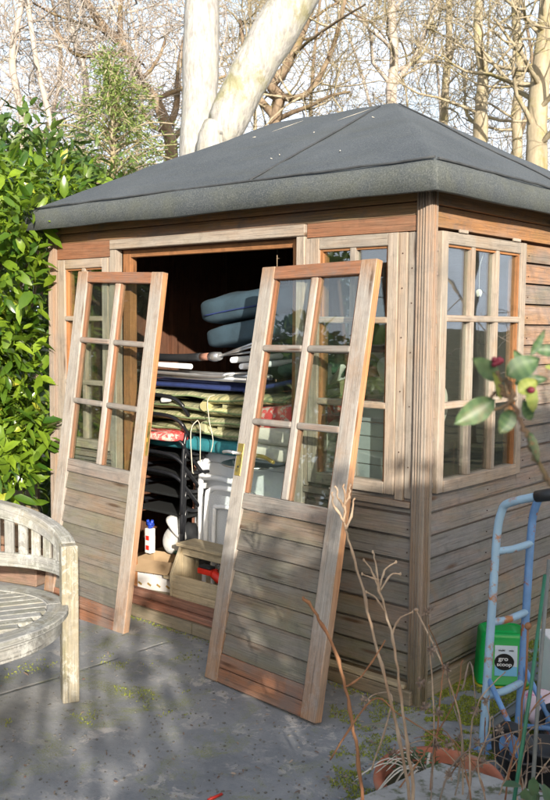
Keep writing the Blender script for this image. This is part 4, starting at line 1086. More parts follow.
# conifer, sparse drooping sprays
base = at(116, 300, 10); base.z = 0
t = thing('conifer', base, 'feathery yellow-green conifer between the laurel and the pale trunks', 'tree')
mb = MB(); top = at(112, 72, 10); mb.tube([base, base.lerp(top, .5), top], [.09, .06, .01], 8)
fo = MB(); P = []; Dd = []; random.seed(9)
for i in range(190):
    z = random.uniform(.5, 1.0); c = base.lerp(top, z); R1 = (1-z)*3.6+.08; a = random.uniform(0, 2*pi)
    e = c+Vector((cos(a)*R1*random.uniform(.6, 1.1), sin(a)*R1*random.uniform(.6, 1.1), random.uniform(-.1, .35)))
    mid = c.lerp(e, .5)+Vector((0, 0, .08)); pth = smooth_path([c, mid, e+Vector((0, 0, -.05))], 4); mb.tube(pth, [.012]*4+[.008]*4+[.004], 4)
    for _ in range(38):
        s = random.uniform(.25, 1); q = c.lerp(e, s)+Vector((random.gauss(0, .05), random.gauss(0, .05), random.gauss(0, .05))); P.append(q)
        Dd.append(Vector((e-c)).normalized()*.7+Vector((random.gauss(0, .5), random.gauss(0, .5), random.gauss(-.4, .4))))
P = np.array(P); Dd = np.array(Dd); fo.leaves(P, Dd, np.random.normal(size=P.shape)+np.array([0, 0, 1]), .075, .016)
mb.build('trunk', 'bark_tan', t, off=base); fo.build('foliage', 'conifer', t, off=base)

# bank of fence board and sleeper edging at left
mb = MB(); q = hit(26, 400, 1, .42)
for i in range(5): mb.box((q.x-.62+i*.15, .42, 0), (q.x-.62+i*.15+.145, .44, 1.24-.0*i))
T1(mb, 'fence_panel', 'fence', 'yellowish old board fence showing through the laurel beside the left wall', 'fence', off=(q.x-.3, .43, 0), bevel=.002)
mb = MB(); a = gnd(46, 565); b_ = at(-60, 500, 5.25); a = hit(50, 510, 1, -.05); 
mt = Matrix.Translation((-2.60, -.02, .0)) @ Matrix.Rotation(radians(196), 4, 'Z')
mb.box((0, -.06, 0), (1.1, .06, .22), mtx=mt); mb.box((.01, -.055, .224), (1.1, .05, .40), mtx=mt)
T1(mb, 'sleeper_edging', 'sleeper', 'low reddish mossy sleeper edging under the laurel behind the bench', 'edging', off=(-2.6, -.02, 0), bevel=.008)

# garden behind the camera: casts the shade on the lower walls and shows in the glass
S = Vector((.80, -.60, 0)).normalized(); Lt = Vector((.60, .80, 0))
TE = math.tan(radians(16.5)); HD = 5.8
def shade_blob(lat, ztop, r, rs, dep=.0):
    p = S*(HD+dep)+Lt*lat; h = ztop+TE*(HD+dep)
    out = []; z = h-r
    while z > .3:
        out.append((p.x+rs.uniform(-.12, .12), p.y+rs.uniform(-.12, .12), z, r*rs.uniform(.85, 1.15), r*rs.uniform(.85, 1.15), r)); z -= r*1.1
    return out
rs = random.Random(4); hbm = []; shade_core = []
lat = -4.2
while lat < 4.2:
    zt = 1.50 if lat > .75 else (1.36 if lat > .40 else (1.06 if lat > -.35 else (.74 if lat > -.8 else (.58 if lat > -1.15 else .18))))
    if lat < -2.2: zt = -.1
    hbm += shade_blob(lat, zt+rs.uniform(-.10, .06), .30, rs, rs.uniform(-.1, .2)); shade_core.append((lat, zt-.10)); lat += .20
base = S*HD
t = thing('garden_hedge', base, 'clipped evergreen hedge behind the viewer, seen only as shade and in reflections', 'hedge')
mb = MB(); leafmass(mb, hbm, 15000, .12, .075, 12, shell=.3); mb.build('foliage', 'hedge', t, off=base)
mb = MB()
for (la, zt) in shade_core:  # solid boxes added among the stems so the hedge shade stays even
    if la < -.95 or rs.random() < .12 and la < -.3: continue
    p = S*HD+Lt*la; mb.box((-.12, -.11, .1), (.12, .11, zt+TE*HD-.06), mtx=Matrix.Translation(p) @ Matrix.Rotation(atan2(S.y, S.x), 4, 'Z'))
for i in range(40):
    p = base+Lt*(-4+i*.205); mb.tube([(p.x, p.y, -.02), (p.x+.05, p.y, 1.4), (p.x, p.y+.05, 2.2)], [.035, .03, .01], 6)
mb.build('stems', 'bark_dk', t, off=base)
# bare shrub whose twigs throw thin shadows
random.seed(14)
base = Vector((3.9, -2.1, 0)); t = thing('bare_shrub', base, 'leafless shrub right of the viewer, seen only as thin twig shadows', 'shrub'); mb = MB(); tw = MB()
for i in range(9):
    tree_grow(mb, tw, base+Vector((random.uniform(-.5, .5), random.uniform(-.6, .6), 0)), Vector((random.uniform(-.1, .35), random.uniform(-.1, .3), 1)), .014, 2.0, 0, 2, kids=4, minr=.003, upb=.2)
mb.build('stems', 'bark_dk', t, off=base); tw.build('twigs', 'bark_dk', t, off=base)
# evergreen trees to the left and right of the viewer, seen in the panes
for (c, hh, rr, sd, lbl) in (((-4.6, -3.9), 2.9, 1.7, 1, 'round evergreen left of the viewer, mirrored in the right door glass'), ((4.6, 5.4), 1.9, 1.6, 2, 'broad evergreen right of the summerhouse, mirrored in the side window'), ((-6.9, -3.3), 3.4, 1.9, 3, 'tall evergreen beyond the viewer, mirrored in the door glass')):
    rs = random.Random(sd); bl = []
    for _ in range(44):
        z = rs.uniform(.8, hh); k = rr*(1-.55*(z/hh)**2); a = rs.uniform(0, 6.28); bl.append((c[0]+cos(a)*k*.7, c[1]+sin(a)*k*.7, z, .42, .42, .4))
    base = Vector((c[0], c[1], 0)); t = thing('evergreen_tree', base, lbl, 'tree'); mb = MB(); leafmass(mb, bl, 6500, .17, .08, sd+40); mb.build('crown', 'laurel_dk', t, off=base)
    mb = MB(); mb.tube([base, base+Vector((0, 0, hh*.8))], [.12, .05], 8); mb.build('trunk', 'bark_dk', t, off=base)

# ------------------------------------------------------------------ sack truck
rh = Vector((_r.x, _r.y, 0)).normalized(); fh = Vector((_f.x, _f.y, 0)).normalized(); UZ = Vector((0, 0, 1))
LF = gnd(482, 755); Wv = rh*.165+fh*.13; PV = (rh*.62-fh*.78).normalized()
dLF = (LF-CAM).dot(_f); LT = at(498, 520, dLF+.06)
st = thing('sack_truck', LF, 'worn blue tubular sack truck with rust patches and black grips standing by the side wall', 'sack truck')
def sb(mb, name, mat, parent=st, **k): return mb.build(name, mat, parent, off=LF, **k)
grip_l = []
for s, w in ((0, Vector((0, 0, 0))), (1, Wv)):
    mb = MB(); a = LF+w; b = LT+w; c1 = at(509, 503, dLF+.02)+w; c2 = at(536, 496.5, dLF-.05)+w; c3 = at(562, 493, dLF-.12)+w
    pts = [a, a.lerp(b, .3), a.lerp(b, .6), a.lerp(b, .93), b+(c1-b)*.35+UZ*.012, c1, c2]
    pp = smooth_path(pts, 6); mb.tube(pp, .0155, 12)
    u = sb(mb, 'upright', 'bluepaint' if s else 'bluepale')
    mb = MB(); mb.tube([c2, c2.lerp(c3, .5), c3], [.021, .023, .021], 12); sb(mb, 'grip', 'blackp', u)
up = (LT-LF)
for tpos in (.25, .56, .865):
    a = LF+up*tpos; b = a+Wv
    mb = MB(); n = PV*.03
    P = smooth_path([a, a.lerp(b, .35)+n*.35+UZ*-.002, a.lerp(b, .7)+n*.3, b], 5)
    mb.tube([p for p in P], .0145, 8); sb(mb, 'rung', 'bluepale')
mb = MB(); a = LF+UZ*.012; mb.tube([a-PV*.0, a-PV*-.0+(-fh*.0)+at(506, 772, dLF)-at(481, 752, dLF)], .012, 8)
toe = [a, a+Wv, a+Wv-PV*.16, a-PV*.16]
mb.box((0, 0, 0), (.21, .05, .006), mtx=Matrix.Translation(LF+UZ*.004) @ Matrix.Rotation(atan2(Wv.y, Wv.x), 4, 'Z')); sb(mb, 'toe_plate', 'bluepaint')
for w in (Vector((0, 0, 0)), Wv):
    mb = MB(); mb.tube([LF+w+up*.33, LF+w+PV*.16+UZ*.10], .010, 8); mb.tube([LF+w+up*.06, LF+w+PV*.16+UZ*.10], .010, 8); sb(mb, 'strut', 'bluepaint')
wd = Wv.normalized()
for w in (-wd*.03, Wv+wd*.03):
    c = LF+w+PV*.16+UZ*.095; mb = MB(); ring = [c+(PV*cos(a)+UZ*sin(a))*.072 for a in np.linspace(0, 2*pi, 29)]
    mb.tube(ring, .021, 10, cap=False); wh = sb(mb, 'wheel', 'blackp')
    mb = MB(); mb.tube([c-wd*.012, c+wd*.012], .054, 20); sb(mb, 'rim', 'bluepaint', wh)

# ------------------------------------------------------------------ green tub with label
tc = gnd(505, 668); tc = Vector((.235, .40, 0)); tc = (gnd(482, 683)+gnd(532, 697))/2+fh*.11
tub = thing('plastic_tub', tc, 'bright green plastic tub upside down against the side wall, with a printed label', 'tub')
ta = atan2(wd.y, wd.x)-.25
def rrect(hw, hd, r, n=6):
    o = []
    for (cx, cy, a0) in ((hw-r, hd-r, 0), (-hw+r, hd-r, pi/2), (-hw+r, -hd+r, pi), (hw-r, -hd+r, 3*pi/2)):
        for i in range(n+1): a = a0+pi/2*i/n; o.append((cx+r*cos(a), cy+r*sin(a)))
    return o
def stack(mb, secs):
    m = None
    for (hw, hd, r, z) in secs:
        o = rrect(hw, hd, r); b = len(mb.V); mb.V += [(x, y, z) for x, y in o]
        if m is not None:
            n = len(o)
            for k in range(n): mb.face((m+k, m+(k+1) % n, b+(k+1) % n, b+k), smooth=True)
        else: mb.face([b+k for k in range(len(o))][::-1])
        m = b; last = len(o)
    mb.face([m+k for k in range(last)])
mb = MB(); stack(mb, [(.098, .085, .03, .012), (.098, .085, .03, .02), (.094, .081, .03, .022), (.086, .073, .03, .215), (.082, .069, .03, .228), (.074, .062, .03, .234), (.070, .058, .03, .230), (.05, .042, .02, .230), (.047, .040, .02, .234), (.03, .025, .012, .234)])
tb_ = mb.build('body', 'tub', tub)
mb = MB(); stack(mb, [(.103, .09, .03, .0), (.103, .09, .03, .010)]); mb.build('rim', plain('yellow_rim', (.45, .40, .03), .5, .1, 5), tub)
tub.rotation_euler.z = YAW*-1+radians(10)+.0
# orientation: local -y faces the camera side
tub.rotation_euler.z = atan2(_r.y, _r.x)-.10; tub.scale = (1.16, 1.16, 1.02)
def yface(z): return -(.081-.008*(z-.022)/.193)
def lab(mb, x0, x1, z0, z1, o): mb.hexa([(x0, yface(z0)-o, z0), (x0, yface(z1)-o, z1), (x0, yface(z0)-o+.001, z0), (x0, yface(z1)-o+.001, z1), (x1, yface(z0)-o, z0), (x1, yface(z1)-o, z1), (x1, yface(z0)-o+.001, z0), (x1, yface(z1)-o+.001, z1)])
LX0, LX1 = -.035, .048
mb = MB(); lab(mb, LX0, LX1, .055, .185, .0015); lbl = mb.build('label', 'label', tb_)
mb = MB(); lab(mb, LX0, LX1, .055, .095, .003); mb.build('label_band', 'labelb', tb_)
mb = MB(); b = len(mb.V); cxx, czz, rr = .000, .115, .036
for i in range(28):
    a = 2*pi*i/28; z = czz+rr*sin(a); mb.V.append((cxx+rr*cos(a), yface(z)-.0042, z))
mb.face(range(28)); mb.build('label_disc', 'ink', tb_)
def text(body, size, x, z, off, mat, parent, sp=1.0):
    cu = bpy.data.curves.new('text', 'FONT'); cu.body = body; cu.size = size; cu.align_x = 'CENTER'; cu.extrude = .0002; cu.offset = size*.02
    o = bpy.data.objects.new('t', cu); COL.objects.link(o); dg = bpy.context.evaluated_depsgraph_get()
    me = bpy.data.meshes.new_from_object(o.evaluated_get(dg)); bpy.data.objects.remove(o)
    me.materials.clear(); me.materials.append(M[mat]); q = bpy.data.objects.new('lettering', me); COL.objects.link(q); q.parent = parent
    q.location = (x, yface(z)-off, z); q.rotation_euler = (radians(90), 0, 0); return q
text('gro', .026, -.004, .121, .0055, 'wht', tb_); text('scoop', .023, .0, .098, .0055, 'wht', tb_)
text('mix', .012, .026, .161, .003, 'ink', tb_); text('multi', .012, -.010, .161, .003, 'ink', tb_)

# ------------------------------------------------------------------ clutter right
mb = MB(); q = gnd(546, 706)+fh*.02; mt = Matrix.Translation(q) @ Matrix.Rotation(.75, 4, 'Z')
mb.box((0, -.10, 0), (.34, .10, .29), mtx=mt); T1(mb, 'white_box', 'white', 'white box cut by the right edge of the picture, behind the sack truck', 'box', off=q, bevel=.006, seg=2)
mb = MB(); a, b = gnd(491, 727, .012), gnd(536, 694, .012); dd = (b-a).normalized(); sd = dd.cross(UZ)
for s, z in ((-.022, .012), (.022, .012)): mb.tube([a+sd*s+UZ*z, b+sd*s+UZ*z], .004, 6)
mb.hexa([a-sd*.022, a-sd*.022+UZ*.004, a+sd*.022, a+sd*.022+UZ*.004, b-sd*.022, b-sd*.022+UZ*.004, b+sd*.022, b+sd*.022+UZ*.004])
T1(mb, 'plastic_channel', plain('grey_plastic', (.16, .17, .18), .5, .2, 9), 'narrow grey plastic channel lying on the moss by the sack truck', 'channel', off=a)
mb = MB(); q = gnd(545, 735); mb.pillow(q+UZ*.07, (.20, .16, .14), n=18, p=2.3, puff=1.1, wob=.55, seed=51); T1(mb, 'pink_bag', plain('pink_white_film', (.62, .50, .56), .4, .1, 5, bump=.8, c2=(.6, .10, .25), thr=(.55, .6), c2scale=12), 'crumpled pink and white plastic bag on the ground by the sack truck', 'bag', off=q)
for (px, py, r, h, lb_) in ((546, 782, .085, .12, 'black plastic flower pot in the lower right corner'), (520, 782, .065, .09, 'small black plastic pot left of the corner flower pot')):
    q = gnd(px, py); mb = MB(); mb.lathe([(.0, 0), (r*.75, 0), (r, h), (r*1.06, h), (r*1.06, h*1.1), (r*.96, h*1.1), (r*.9, h*.8), (0, h*.78)], q, 24); T1(mb, 'flower_pot', 'blackp', lb_, 'flower pot', off=q)
# terracotta pot
pc = gnd(438, 777, .13); mb = MB(); R0 = .205
mb.lathe([(.0, 0), (R0*.62, 0), (R0*.9, .09), (R0*.93, .095), (R0, .10), (R0*1.02, .118), (R0, .135), (R0*.90, .135), (R0*.86, .12), (R0*.84, .085), (0, .08)], (pc.x, pc.y, 0), 48, wob=.012)
tp = T1(mb, 'terracotta_pot', 'terra', 'wide weathered terracotta pot holding dead stems at the bottom right', 'pot', off=(pc.x, pc.y, 0))
mb = MB(); mb.lathe([(0, .0), (R0*.83, .0), (R0*.8, .012), (R0*.4, .022), (0, .024)], (pc.x, pc.y, .086), 32, wob=.03); mb.build('soil', 'soil', tp, off=(pc.x, pc.y, 0))
# stone slab
A = gnd(441, 763, .20); B_ = gnd(340, 806, .20); C_ = gnd(566, 800, .20)
mb = MB(); e1 = (B_-A).normalized()*.55; e2 = (C_-A).normalized()*.62
sl = []
bm_ = MB(); n = 14
def sp_(i, j, z): 
    p = A+e1*(i/n)+e2*(j/n); w = mnoise.noise(p*9)*.010; return (p.x+w*.5, p.y+w*.5, z+w*.6)
mb = MB()
for z, fl in ((.20, 0), (.145, 1)):
    b = len(mb.V)
    for i in range(n+1):
        for j in range(n+1): mb.V.append(sp_(i, j, z))
    for i in range(n):
        for j in range(n):
            q = (b+i*(n+1)+j, b+(i+1)*(n+1)+j, b+(i+1)*(n+1)+j+1, b+i*(n+1)+j+1); mb.face(q if not fl else q[::-1])
o2 = (n+1)*(n+1)
for i in range(n):
    for (a_, b_2) in (((i, 0), (i+1, 0)), ((i+1, n), (i, n)), ((0, i+1), (0, i)), ((n, i), (n, i+1))):
        p, q = a_[0]*(n+1)+a_[1], b_2[0]*(n+1)+b_2[1]; mb.face((p, q, q+o2, p+o2))
slab = T1(mb, 'stone_trough', 'stone', 'rough grey stone slab topped trough in the foreground at the bottom right', 'stone trough', off=A)
mb = MB(); c = A+(e1+e2)*.5; mb.hexa([A+(e1*s+e2*t_)*1+Vector((0, 0, z-.20)) for s in (.06, .94) for t_ in (.06, .94) for z in (-.0, .15)]); mb.build('trough_body', 'stone', slab, off=A)

# ------------------------------------------------------------------ plants in the foreground
def stem(mb, pts, r0, r1, k=6, n=7):
    P = smooth_path(pts, k); m = len(P); P = [p+Vector((random.gauss(0, 1), random.gauss(0, 1), 0))*r0*.35 for p in P]; mb.tube(P, [(r0+(r1-r0)*i/(m-1))*(1.35 if i % 5 == 3 else random.uniform(.85, 1.05)) for i in range(m)], n); return P
DP = 2.62
def A3(*p, d=DP): return [at(x, y, d+(q if len(p) and False else 0)) for (x, y) in p for q in (0,)]
base = at(412, 830, DP); base.z = .1
t = thing('dried_plant', base, 'tall pale dead plant stem crossing in front of the right door, with twiggy tip', 'plant')
mb = MB(); stem(mb, [base]+A3((405, 770), (385, 680), (365, 600), (350, 545), (344, 522)), .0058, .0026)
for e in ([(344, 522), (334, 505), (332, 492)], [(344, 522), (345, 500), (343, 484)], [(346, 530), (352, 512), (354, 498)], [(344, 508), (338, 498), (336, 486)], [(345, 505), (350, 494), (350, 484)]): stem(mb, A3(*e), .004, .0025, 4, 6)
mb.build('stem', 'drystem', t, off=base)
base = at(418, 835, DP-.1); base.z = .1
t = thing('dried_plant', base, 'pale dead stem with a forked candelabra seed head in front of the lower wall', 'plant')
mb = MB(); stem(mb, [base]+A3((410, 770), (402, 700), (392, 640), (378, 585), d=DP-.1), .0058, .0028)
for e in ([(380, 592), (372, 572), (364, 560)], [(380, 590), (376, 566), (373, 552)], [(379, 588), (385, 570), (396, 562)], [(380, 592), (390, 575), (400, 574)], [(379, 580), (370, 577), (362, 574)], [(385, 612), (376, 598), (366, 592)], [(392, 635), (398, 620), (412, 612)]):
    P = stem(mb, A3(*e, d=DP-.1), .0028, .0018, 4, 6); mb.pillow(P[-1], (.006, .006, .010), n=6, p=2.2, puff=1)
mb.build('stem', 'drystem', t, off=base)
base = at(366, 835, DP-.05); base.z = .0
t = thing('dried_plant', base, 'bare reddish brown stem curving left across the foot of the right door', 'plant')
mb = MB(); stem(mb, [base]+A3((362, 790), (352, 720), (338, 660), (320, 620), (302, 597), d=DP-.05), .0055, .0045); stem(mb, A3((345, 688), (365, 672), (385, 640), d=DP-.05), .003, .002)
mb.build('stem', 'brownstem', t, off=base)
# thin wispy stem & tangled dead growth in and around pot
random.seed(77)
base = Vector((pc.x, pc.y, .10))
t = thing('dead_perennial', base, 'tangle of dead brown stems and shrivelled flower heads growing out of the terracotta pot', 'plant')
mbs = [MB(), MB(), MB()]; heads = []
spec = [((432, 790), (434, 720), (430, 650), (428, 612)), ((430, 790), (440, 700), (442, 660), (428, 625)), ((455, 800), (462, 740), (452, 700), (446, 668)), ((470, 800), (470, 742), (480, 700), (505, 672)), ((505, 800), (516, 745), (540, 700), (562, 690)), ((440, 800), (455, 762), (490, 740), (550, 722)),
        ((372, 770), (392, 700), (376, 694), (366, 700)), ((398, 790), (430, 745), (455, 700), (462, 660)), ((462, 690), (470, 662), (475, 690), (476, 712)), ((500, 805), (512, 760), (530, 730), (556, 712)), ((330, 760), (372, 700), (400, 715), (450, 745)), ((522, 800), (528, 760), (526, 720), (545, 700)), ((485, 800), (478, 760), (490, 730), (486, 700))]
for i, s in enumerate(spec):
    d = DP-.05+random.uniform(-.12, .25); mbx = mbs[i % 3]; P = [at(x, y, d+j*random.uniform(-.02, .05)) for j, (x, y) in enumerate(s)]
    P = stem(mbx, P, .0028, .0014, 6, 6); heads.append(P[-1])
for i in range(30):
    x0 = random.uniform(415, 548); d = DP+random.uniform(-.1, .45); y0 = 800; l = random.uniform(25, 85); dx = random.gauss(0, 28)
    P = stem(mbs[i % 3], [at(x0, y0, d), at(x0+dx*.3, y0-l*.5, d+.05), at(x0+dx, y0-l, d+random.uniform(-.1, .1)), at(x0+dx*1.8, y0-l*random.uniform(.8, 1.05), d)], .0024, .001, 5, 5); heads.append(P[-1])
for m_, nm in zip(mbs, ('drystem', 'brownstem', 'greystem')): m_.build('stems', nm, t, off=base)
for h in [tuple(h) for h in heads[:26:2]]+[tuple(at(x, y, DP)) for (x, y) in ((432, 650), (426, 708), (438, 712), (421, 683), (478, 742), (450, 775), (500, 730))]:
    mb = MB(); k = 22; c = np.array(h); u = np.random.normal(size=(k, 3)); mb.pillow(Vector(h), (.012, .012, .012), n=6, p=2.2, puff=1, wob=.5); mb.leaves(np.repeat(c[None], k, 0)+u*.0035, u, np.random.normal(size=(k, 3)), .013, .007)
    mb.build('seed_head', 'deadleaf', t, off=base)
# strappy dead leaves falling over the pot
mb = MB()
for i in range(22):
    a = random.uniform(2.6, 4.9); c = Vector((pc.x, pc.y, .13)); e = c+Vector((cos(a)*.05, sin(a)*.05, 0)); l = random.uniform(.12, .26); d_ = (rh*random.uniform(-1.2, .3)-fh*random.uniform(-.1, .5)).normalized()
    mb.tube(smooth_path([e, e+d_*l*.5+UZ*.06, e+d_*l+UZ*random.uniform(-.05, .03)], 5), [.005]*5+[.004]*5+[.001], 4, sy=.25)
mb.build('dead_blades', plain('bleached_blade', (.55, .50, .42), .8, .15, 20), t, off=base)
# small green plant in pot
mb = MB(); k = 140; c = np.array(at(412, 762, (Vector((pc.x, pc.y, .15))-CAM).dot(_f)+.05)); P = c+np.random.normal(size=(k, 3))*np.array([.035, .035, .018]); D = np.random.normal(size=(k, 3)); D[:, 2] = np.abs(D[:, 2])*.5
mb.leaves(P, D, np.random.normal(size=(k, 3))*.4+np.array([0, 0, 1]), .022, .016); T1(mb, 'seedling_clump', 'rose', 'small clump of fresh green seedlings at the back of the terracotta pot', 'plant', off=Vector(c))
mb = MB(); k = 9; c = np.array(at(540, 798, 2.35)); P = c+np.random.normal(size=(k, 3))*np.array([.03, .03, .02]); D = np.random.normal(size=(k, 3)); D[:, 2] = np.abs(D[:, 2])
mb.leaves(P, D, np.random.normal(size=(k, 3))*.4+np.array([0, 0, 1]), .05, .035); b0 = at(538, 812, 2.4); mb.tube([Vector((b0.x, b0.y, .0)), at(538, 795, 2.35)], .004, 5)
T1(mb, 'leafy_sprig', 'rose', 'low fresh green leaves poking up in the bottom right corner', 'plant', off=Vector((b0.x, b0.y, 0)))
# green cane
mb = MB(); a = at(545, 575, 2.75); b = at(512, 815, 2.45); mb.tube([b, b.lerp(a, .5)+Vector((.004, 0, 0)), a], .0055, 8)
T1(mb, 'garden_cane', plain('green_cane', (.03, .16, .09), .5, .2, 20), 'thin dark green garden cane standing in front of the sack truck', 'cane', off=b)
mb = MB(); a = at(549, 560, 2.95); b = at(531, 815, 2.6); mb.tube([b, b.lerp(a, .5)+Vector((-.004, 0, 0)), a], .006, 8)
T1(mb, 'garden_cane', plain('grey_cane', (.16, .17, .16), .6, .2, 20), 'grey weathered cane just right of the green one', 'cane', off=b)
mb = MB(); p = at(528, 626, 2.9); mb.pillow(p, (.022, .022, .024), n=10, p=2.2, puff=1, wob=.3); mb.tube([p, at(526, 680, 2.9), at(522, 700, 2.9), Vector((at(520, 760, 2.9).x, at(520, 760, 2.9).y, 0))], .0035, 6)
T1(mb, 'seed_pod_stem', 'brownstem', 'thin stem with a round dark seed pod in front of the green tub', 'plant')
mb = MB(); p = at(416, 610, 2.9); mb.pillow(p, (.016, .014, .012), n=8, p=2.2, puff=1, wob=.3); mb.tube(smooth_path([p, at(436, 650, 2.8), at(452, 690, 2.75), at(462, 740, 2.7), Vector((at(465, 760, 2.7).x, at(465, 760, 2.7).y, 0))]), .003, 6)
T1(mb, 'seed_pod_stem', 'drystem', 'thin pale stem with a dark pod in front of the corner post', 'plant')
mb = MB(); a = gnd(208, 800, .006); b = gnd(222, 794, .006); mb.tube([a, b], .005, 6); T1(mb, 'red_stick', 'red', 'short red stick lying on the concrete at the bottom edge', 'stick', off=a)

# rose
RD = 1.25
base = Vector((at(620, 700, 1.5).x, at(620, 700, 1.5).y, 0))
t = thing('rose_bush', base, 'out-of-focus rose shoot with green leaves and a dark red bud at the right edge', 'rose')
mb = MB(); rp = lambda x, y, d=0: at(x, y, RD+d)
stem(mb, [base, rp(590, 600, .1), rp(562, 505), rp(548, 478), rp(535, 455), rp(528, 438), rp(520, 420), rp(513, 402), rp(505, 395)], .0045, .003)
stem(mb, [rp(505, 395), rp(500, 385), rp(498, 372)], .0035, .003); stem(mb, [rp(513, 402), rp(511, 388), rp(506, 378)], .004, .003); stem(mb, [rp(505, 396), rp(496, 392), rp(491, 398)], .003, .002); stem(mb, [rp(511, 400), rp(500, 408), rp(482, 410)], .003, .0015)
mb.build('stem', 'rosestem', t, off=base)
def rleaf(mb, x0, y0, x1, y1, w, dz=0, nx=0, tone=.5):
    p = rp(x0, y0, dz); q = rp(x1, y1, dz-.01); D = np.array(q-p)[None]; L = float(np.linalg.norm(D)); N_ = np.array(-_f+_r*nx+_u*.25)[None]
    # broader rose leaf, several strips
    d = D[0]/L; nn = N_[0]/np.linalg.norm(N_[0]); s = np.cross(d, nn); s /= np.linalg.norm(s); u = np.cross(s, d); b = len(mb.V); n = 9
    ww = w/FPX*RD*.92
    for i in range(n+1):
        tt_ = i/n; k = (sin(pi*min(1, tt_**.85))**.75)*ww/2+1e-4
        for o in (-1, -.5, 0, .5, 1):
            z = abs(o)*ww*.12-tt_*tt_*L*.12+(.0015*((i % 2)) if abs(o) == 1 else 0); c = np.array(p)+d*L*tt_+s*k*o+u*z; mb.V.append(tuple(c))
    for i in range(n):
        for j in range(4): mb.face((b+i*5+j, b+i*5+j+1, b+(i+1)*5+j+1, b+(i+1)*5+j), None, min(1, max(0, tone+(.3 if i % 2 else -.15)+(.2 if j in (1, 2) else 0))), 0, True)
mb = MB()
for a in ((494, 400, 455, 424, 26, 0, .3, .6), (498, 380, 474, 358, 22, .01, .2, .8), (506, 376, 540, 358, 26, -.01, -.3, .5), (530, 355, 546, 330, 10, .02, .5, .3), (512, 410, 500, 434, 20, .0, .4, .2), (530, 420, 524, 400, 14, .03, 0, .5), (528, 432, 540, 462, 12, .0, .5, .6), (514, 384, 548, 378, 14, .02, -.5, .1), (534, 350, 566, 352, 14, .03, 0, .2), (527, 372, 514, 350, 12, .03, -.5, .4)): rleaf(mb, *a)
mb.build('leaves', 'rose', t, off=base)
mb = MB()
for a in ((500, 400, 495, 372, 10, 0, .6, .5), (518, 392, 538, 380, 18, .01, 0, .6), (532, 412, 530, 378, 16, .02, .3, .4), (545, 367, 562, 368, 6, 0, 0, .5)): rleaf(mb, *a)
mb.build('leaves', 'rose_y', t, off=base)
mb = MB()
for i in range(7):
    p = rp(498+random.uniform(-5, 5), 361+random.uniform(-3, 4)); mb.pillow(p, (.008, .008, .008), n=6, p=2, puff=1, wob=.3, seed=i)
mb.build('bud', 'rosered', t, off=base); mb = MB(); mb.pillow(rp(531, 390), (.012, .010, .010), n=6, p=2, puff=1); mb.build('bud', 'rosered', t, off=base)

# ------------------------------------------------------------------ moss, litter
random.seed(3); mb = MB(); rs = np.random.RandomState(8)
spots = []
def scat(px0, px1, py0, py1, n, thr=.0):
    for _ in range(n*3):
        if len(spots) > 60000: return
        p = gnd(rs.uniform(px0, px1), rs.uniform(py0, py1)); v = mnoise.noise(Vector((p.x*5, p.y*5, 2)))+.5*mnoise.noise(Vector((p.x*17, p.y*17, 5)))
        if v > thr and not (p.x < 0 and p.y > -.04) : spots.append((p.x, p.y, .0))
scat(425, 548, 640, 760, 12000, -.25); scat(330, 430, 690, 800, 2600, .12); scat(0, 200, 640, 730, 1600, .34)
for _ in range(900):
    x = rs.uniform(-2.5, 0); spots.append((x, -.04-abs(rs.normal())*.015, 0))
for _ in range(900):
    y = rs.uniform(0, 1.4); spots.append((.015+abs(rs.normal())*.03, y, 0))
P = np.array(spots); k = len(P); D = rs.normal(size=(k, 3)); D[:, 2] = np.abs(D[:, 2])+.4
mb.leaves(P, D, rs.normal(size=(k, 3)), .006+.007*rs.rand(k), .0045, tones=rs.rand(k))
tag(mb.build('moss', 'moss'), 'low yellow-green moss growing in patches on the concrete', kind='stuff')
mb = MB(); k = 420; P = []
for _ in range(k):
    c = rs.rand(); p = gnd(rs.uniform(330, 548), rs.uniform(650, 800)) if c < .6 else gnd(rs.uniform(0, 420), rs.uniform(620, 800))
    if p.x < .02 and p.y > -.05: p = Vector((rs.uniform(-2.4, 0), -.07, 0))
    P.append((p.x, p.y, .006))
P = np.array(P); D = rs.normal(size=(k, 3)); D[:, 2] *= .2; mb.leaves(P, D, rs.normal(size=(k, 3))*.4+np.array([0, 0, 1]), .012+.02*rs.rand(k)**2, .008, tones=rs.rand(k))
tag(mb.build('leaf_litter', 'deadleaf'), 'fragments of dead leaves scattered on the ground', kind='stuff')

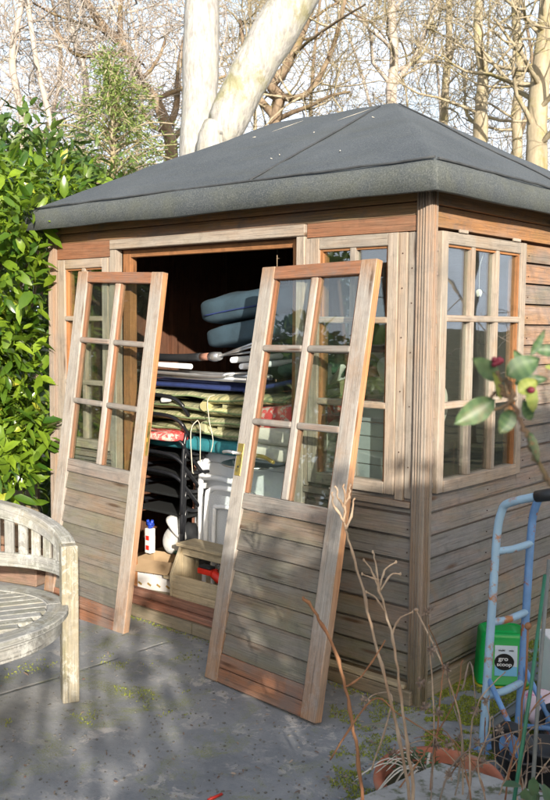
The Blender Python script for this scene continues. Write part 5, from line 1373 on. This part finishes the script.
mb = MB()
for _ in range(900):
    p = gnd(rs.uniform(0, 548), 600+200*rs.rand()**.8); 
    if p.x < .02 and p.y > -.05: continue
    z = rs.uniform(.0015, .0045); a = rs.uniform(0, 3); mb.box((-z, -z*.8, 0), (z, z*.8, z), mtx=Matrix.Translation(p) @ Matrix.Rotation(a, 4, 'Z'))
tag(mb.build('grit', plain('grit_grey', (.15, .145, .13), .9, .5, 30)), 'small loose grit lying on the concrete', kind='stuff')

# ------------------------------------------------------------------ light
w = bpy.data.worlds.new('World'); sc.world = w; w.use_nodes = True; nt = w.node_tree; nt.nodes.clear()
sky = nt.nodes.new('ShaderNodeTexSky'); sky.sky_type = 'NISHITA'; sky.sun_disc = False
EL = radians(16.5); sdir = Vector((S.x*cos(EL), S.y*cos(EL), sin(EL)))
sky.sun_elevation = EL; sky.sun_rotation = atan2(S.x, S.y); sky.air_density = 1.2; sky.dust_density = 5.0; sky.ozone_density = 1.0
bg = nt.nodes.new('ShaderNodeBackground'); bg.inputs[1].default_value = .15; ow = nt.nodes.new('ShaderNodeOutputWorld')
W_n = NT(nt); gco = W_n.coord('Generated')
cl = W_n.noise(W_n.mapping(gco, (1.5, 1.5, 4)), 1.6, 6, .6, .4)
gz = W_n.n('ShaderNodeSeparateXYZ'); W_n.l(gco, gz.inputs[0])
low = W_n.mr(gz.outputs[2], .26, .42, 1, .10)
cf = W_n.math('MULTIPLY', W_n.mr(cl, .36, .56, .55, 1), low)
nt.links.new(W_n.mix(cf, sky.outputs[0], (4.5, 4.95, 5.7)), bg.inputs[0]); nt.links.new(bg.outputs[0], ow.inputs[0])
sd_ = bpy.data.lights.new('sun', 'SUN'); sd_.energy = 4.3; sd_.angle = radians(.53); sd_.color = (1, .91, .79)
so = bpy.data.objects.new('sun', sd_); COL.objects.link(so); so.rotation_euler = sdir.to_track_quat('Z', 'Y').to_euler()
vs = sc.view_settings; vs.view_transform = 'Standard'; vs.look = 'None'; vs.gamma = 1; vs.exposure = 1.0; vs.use_curve_mapping = False
sc.render.engine = 'CYCLES'; sc.cycles.max_bounces = 8; sc.cycles.transparent_max_bounces = 16; sc.cycles.sample_clamp_indirect = 6
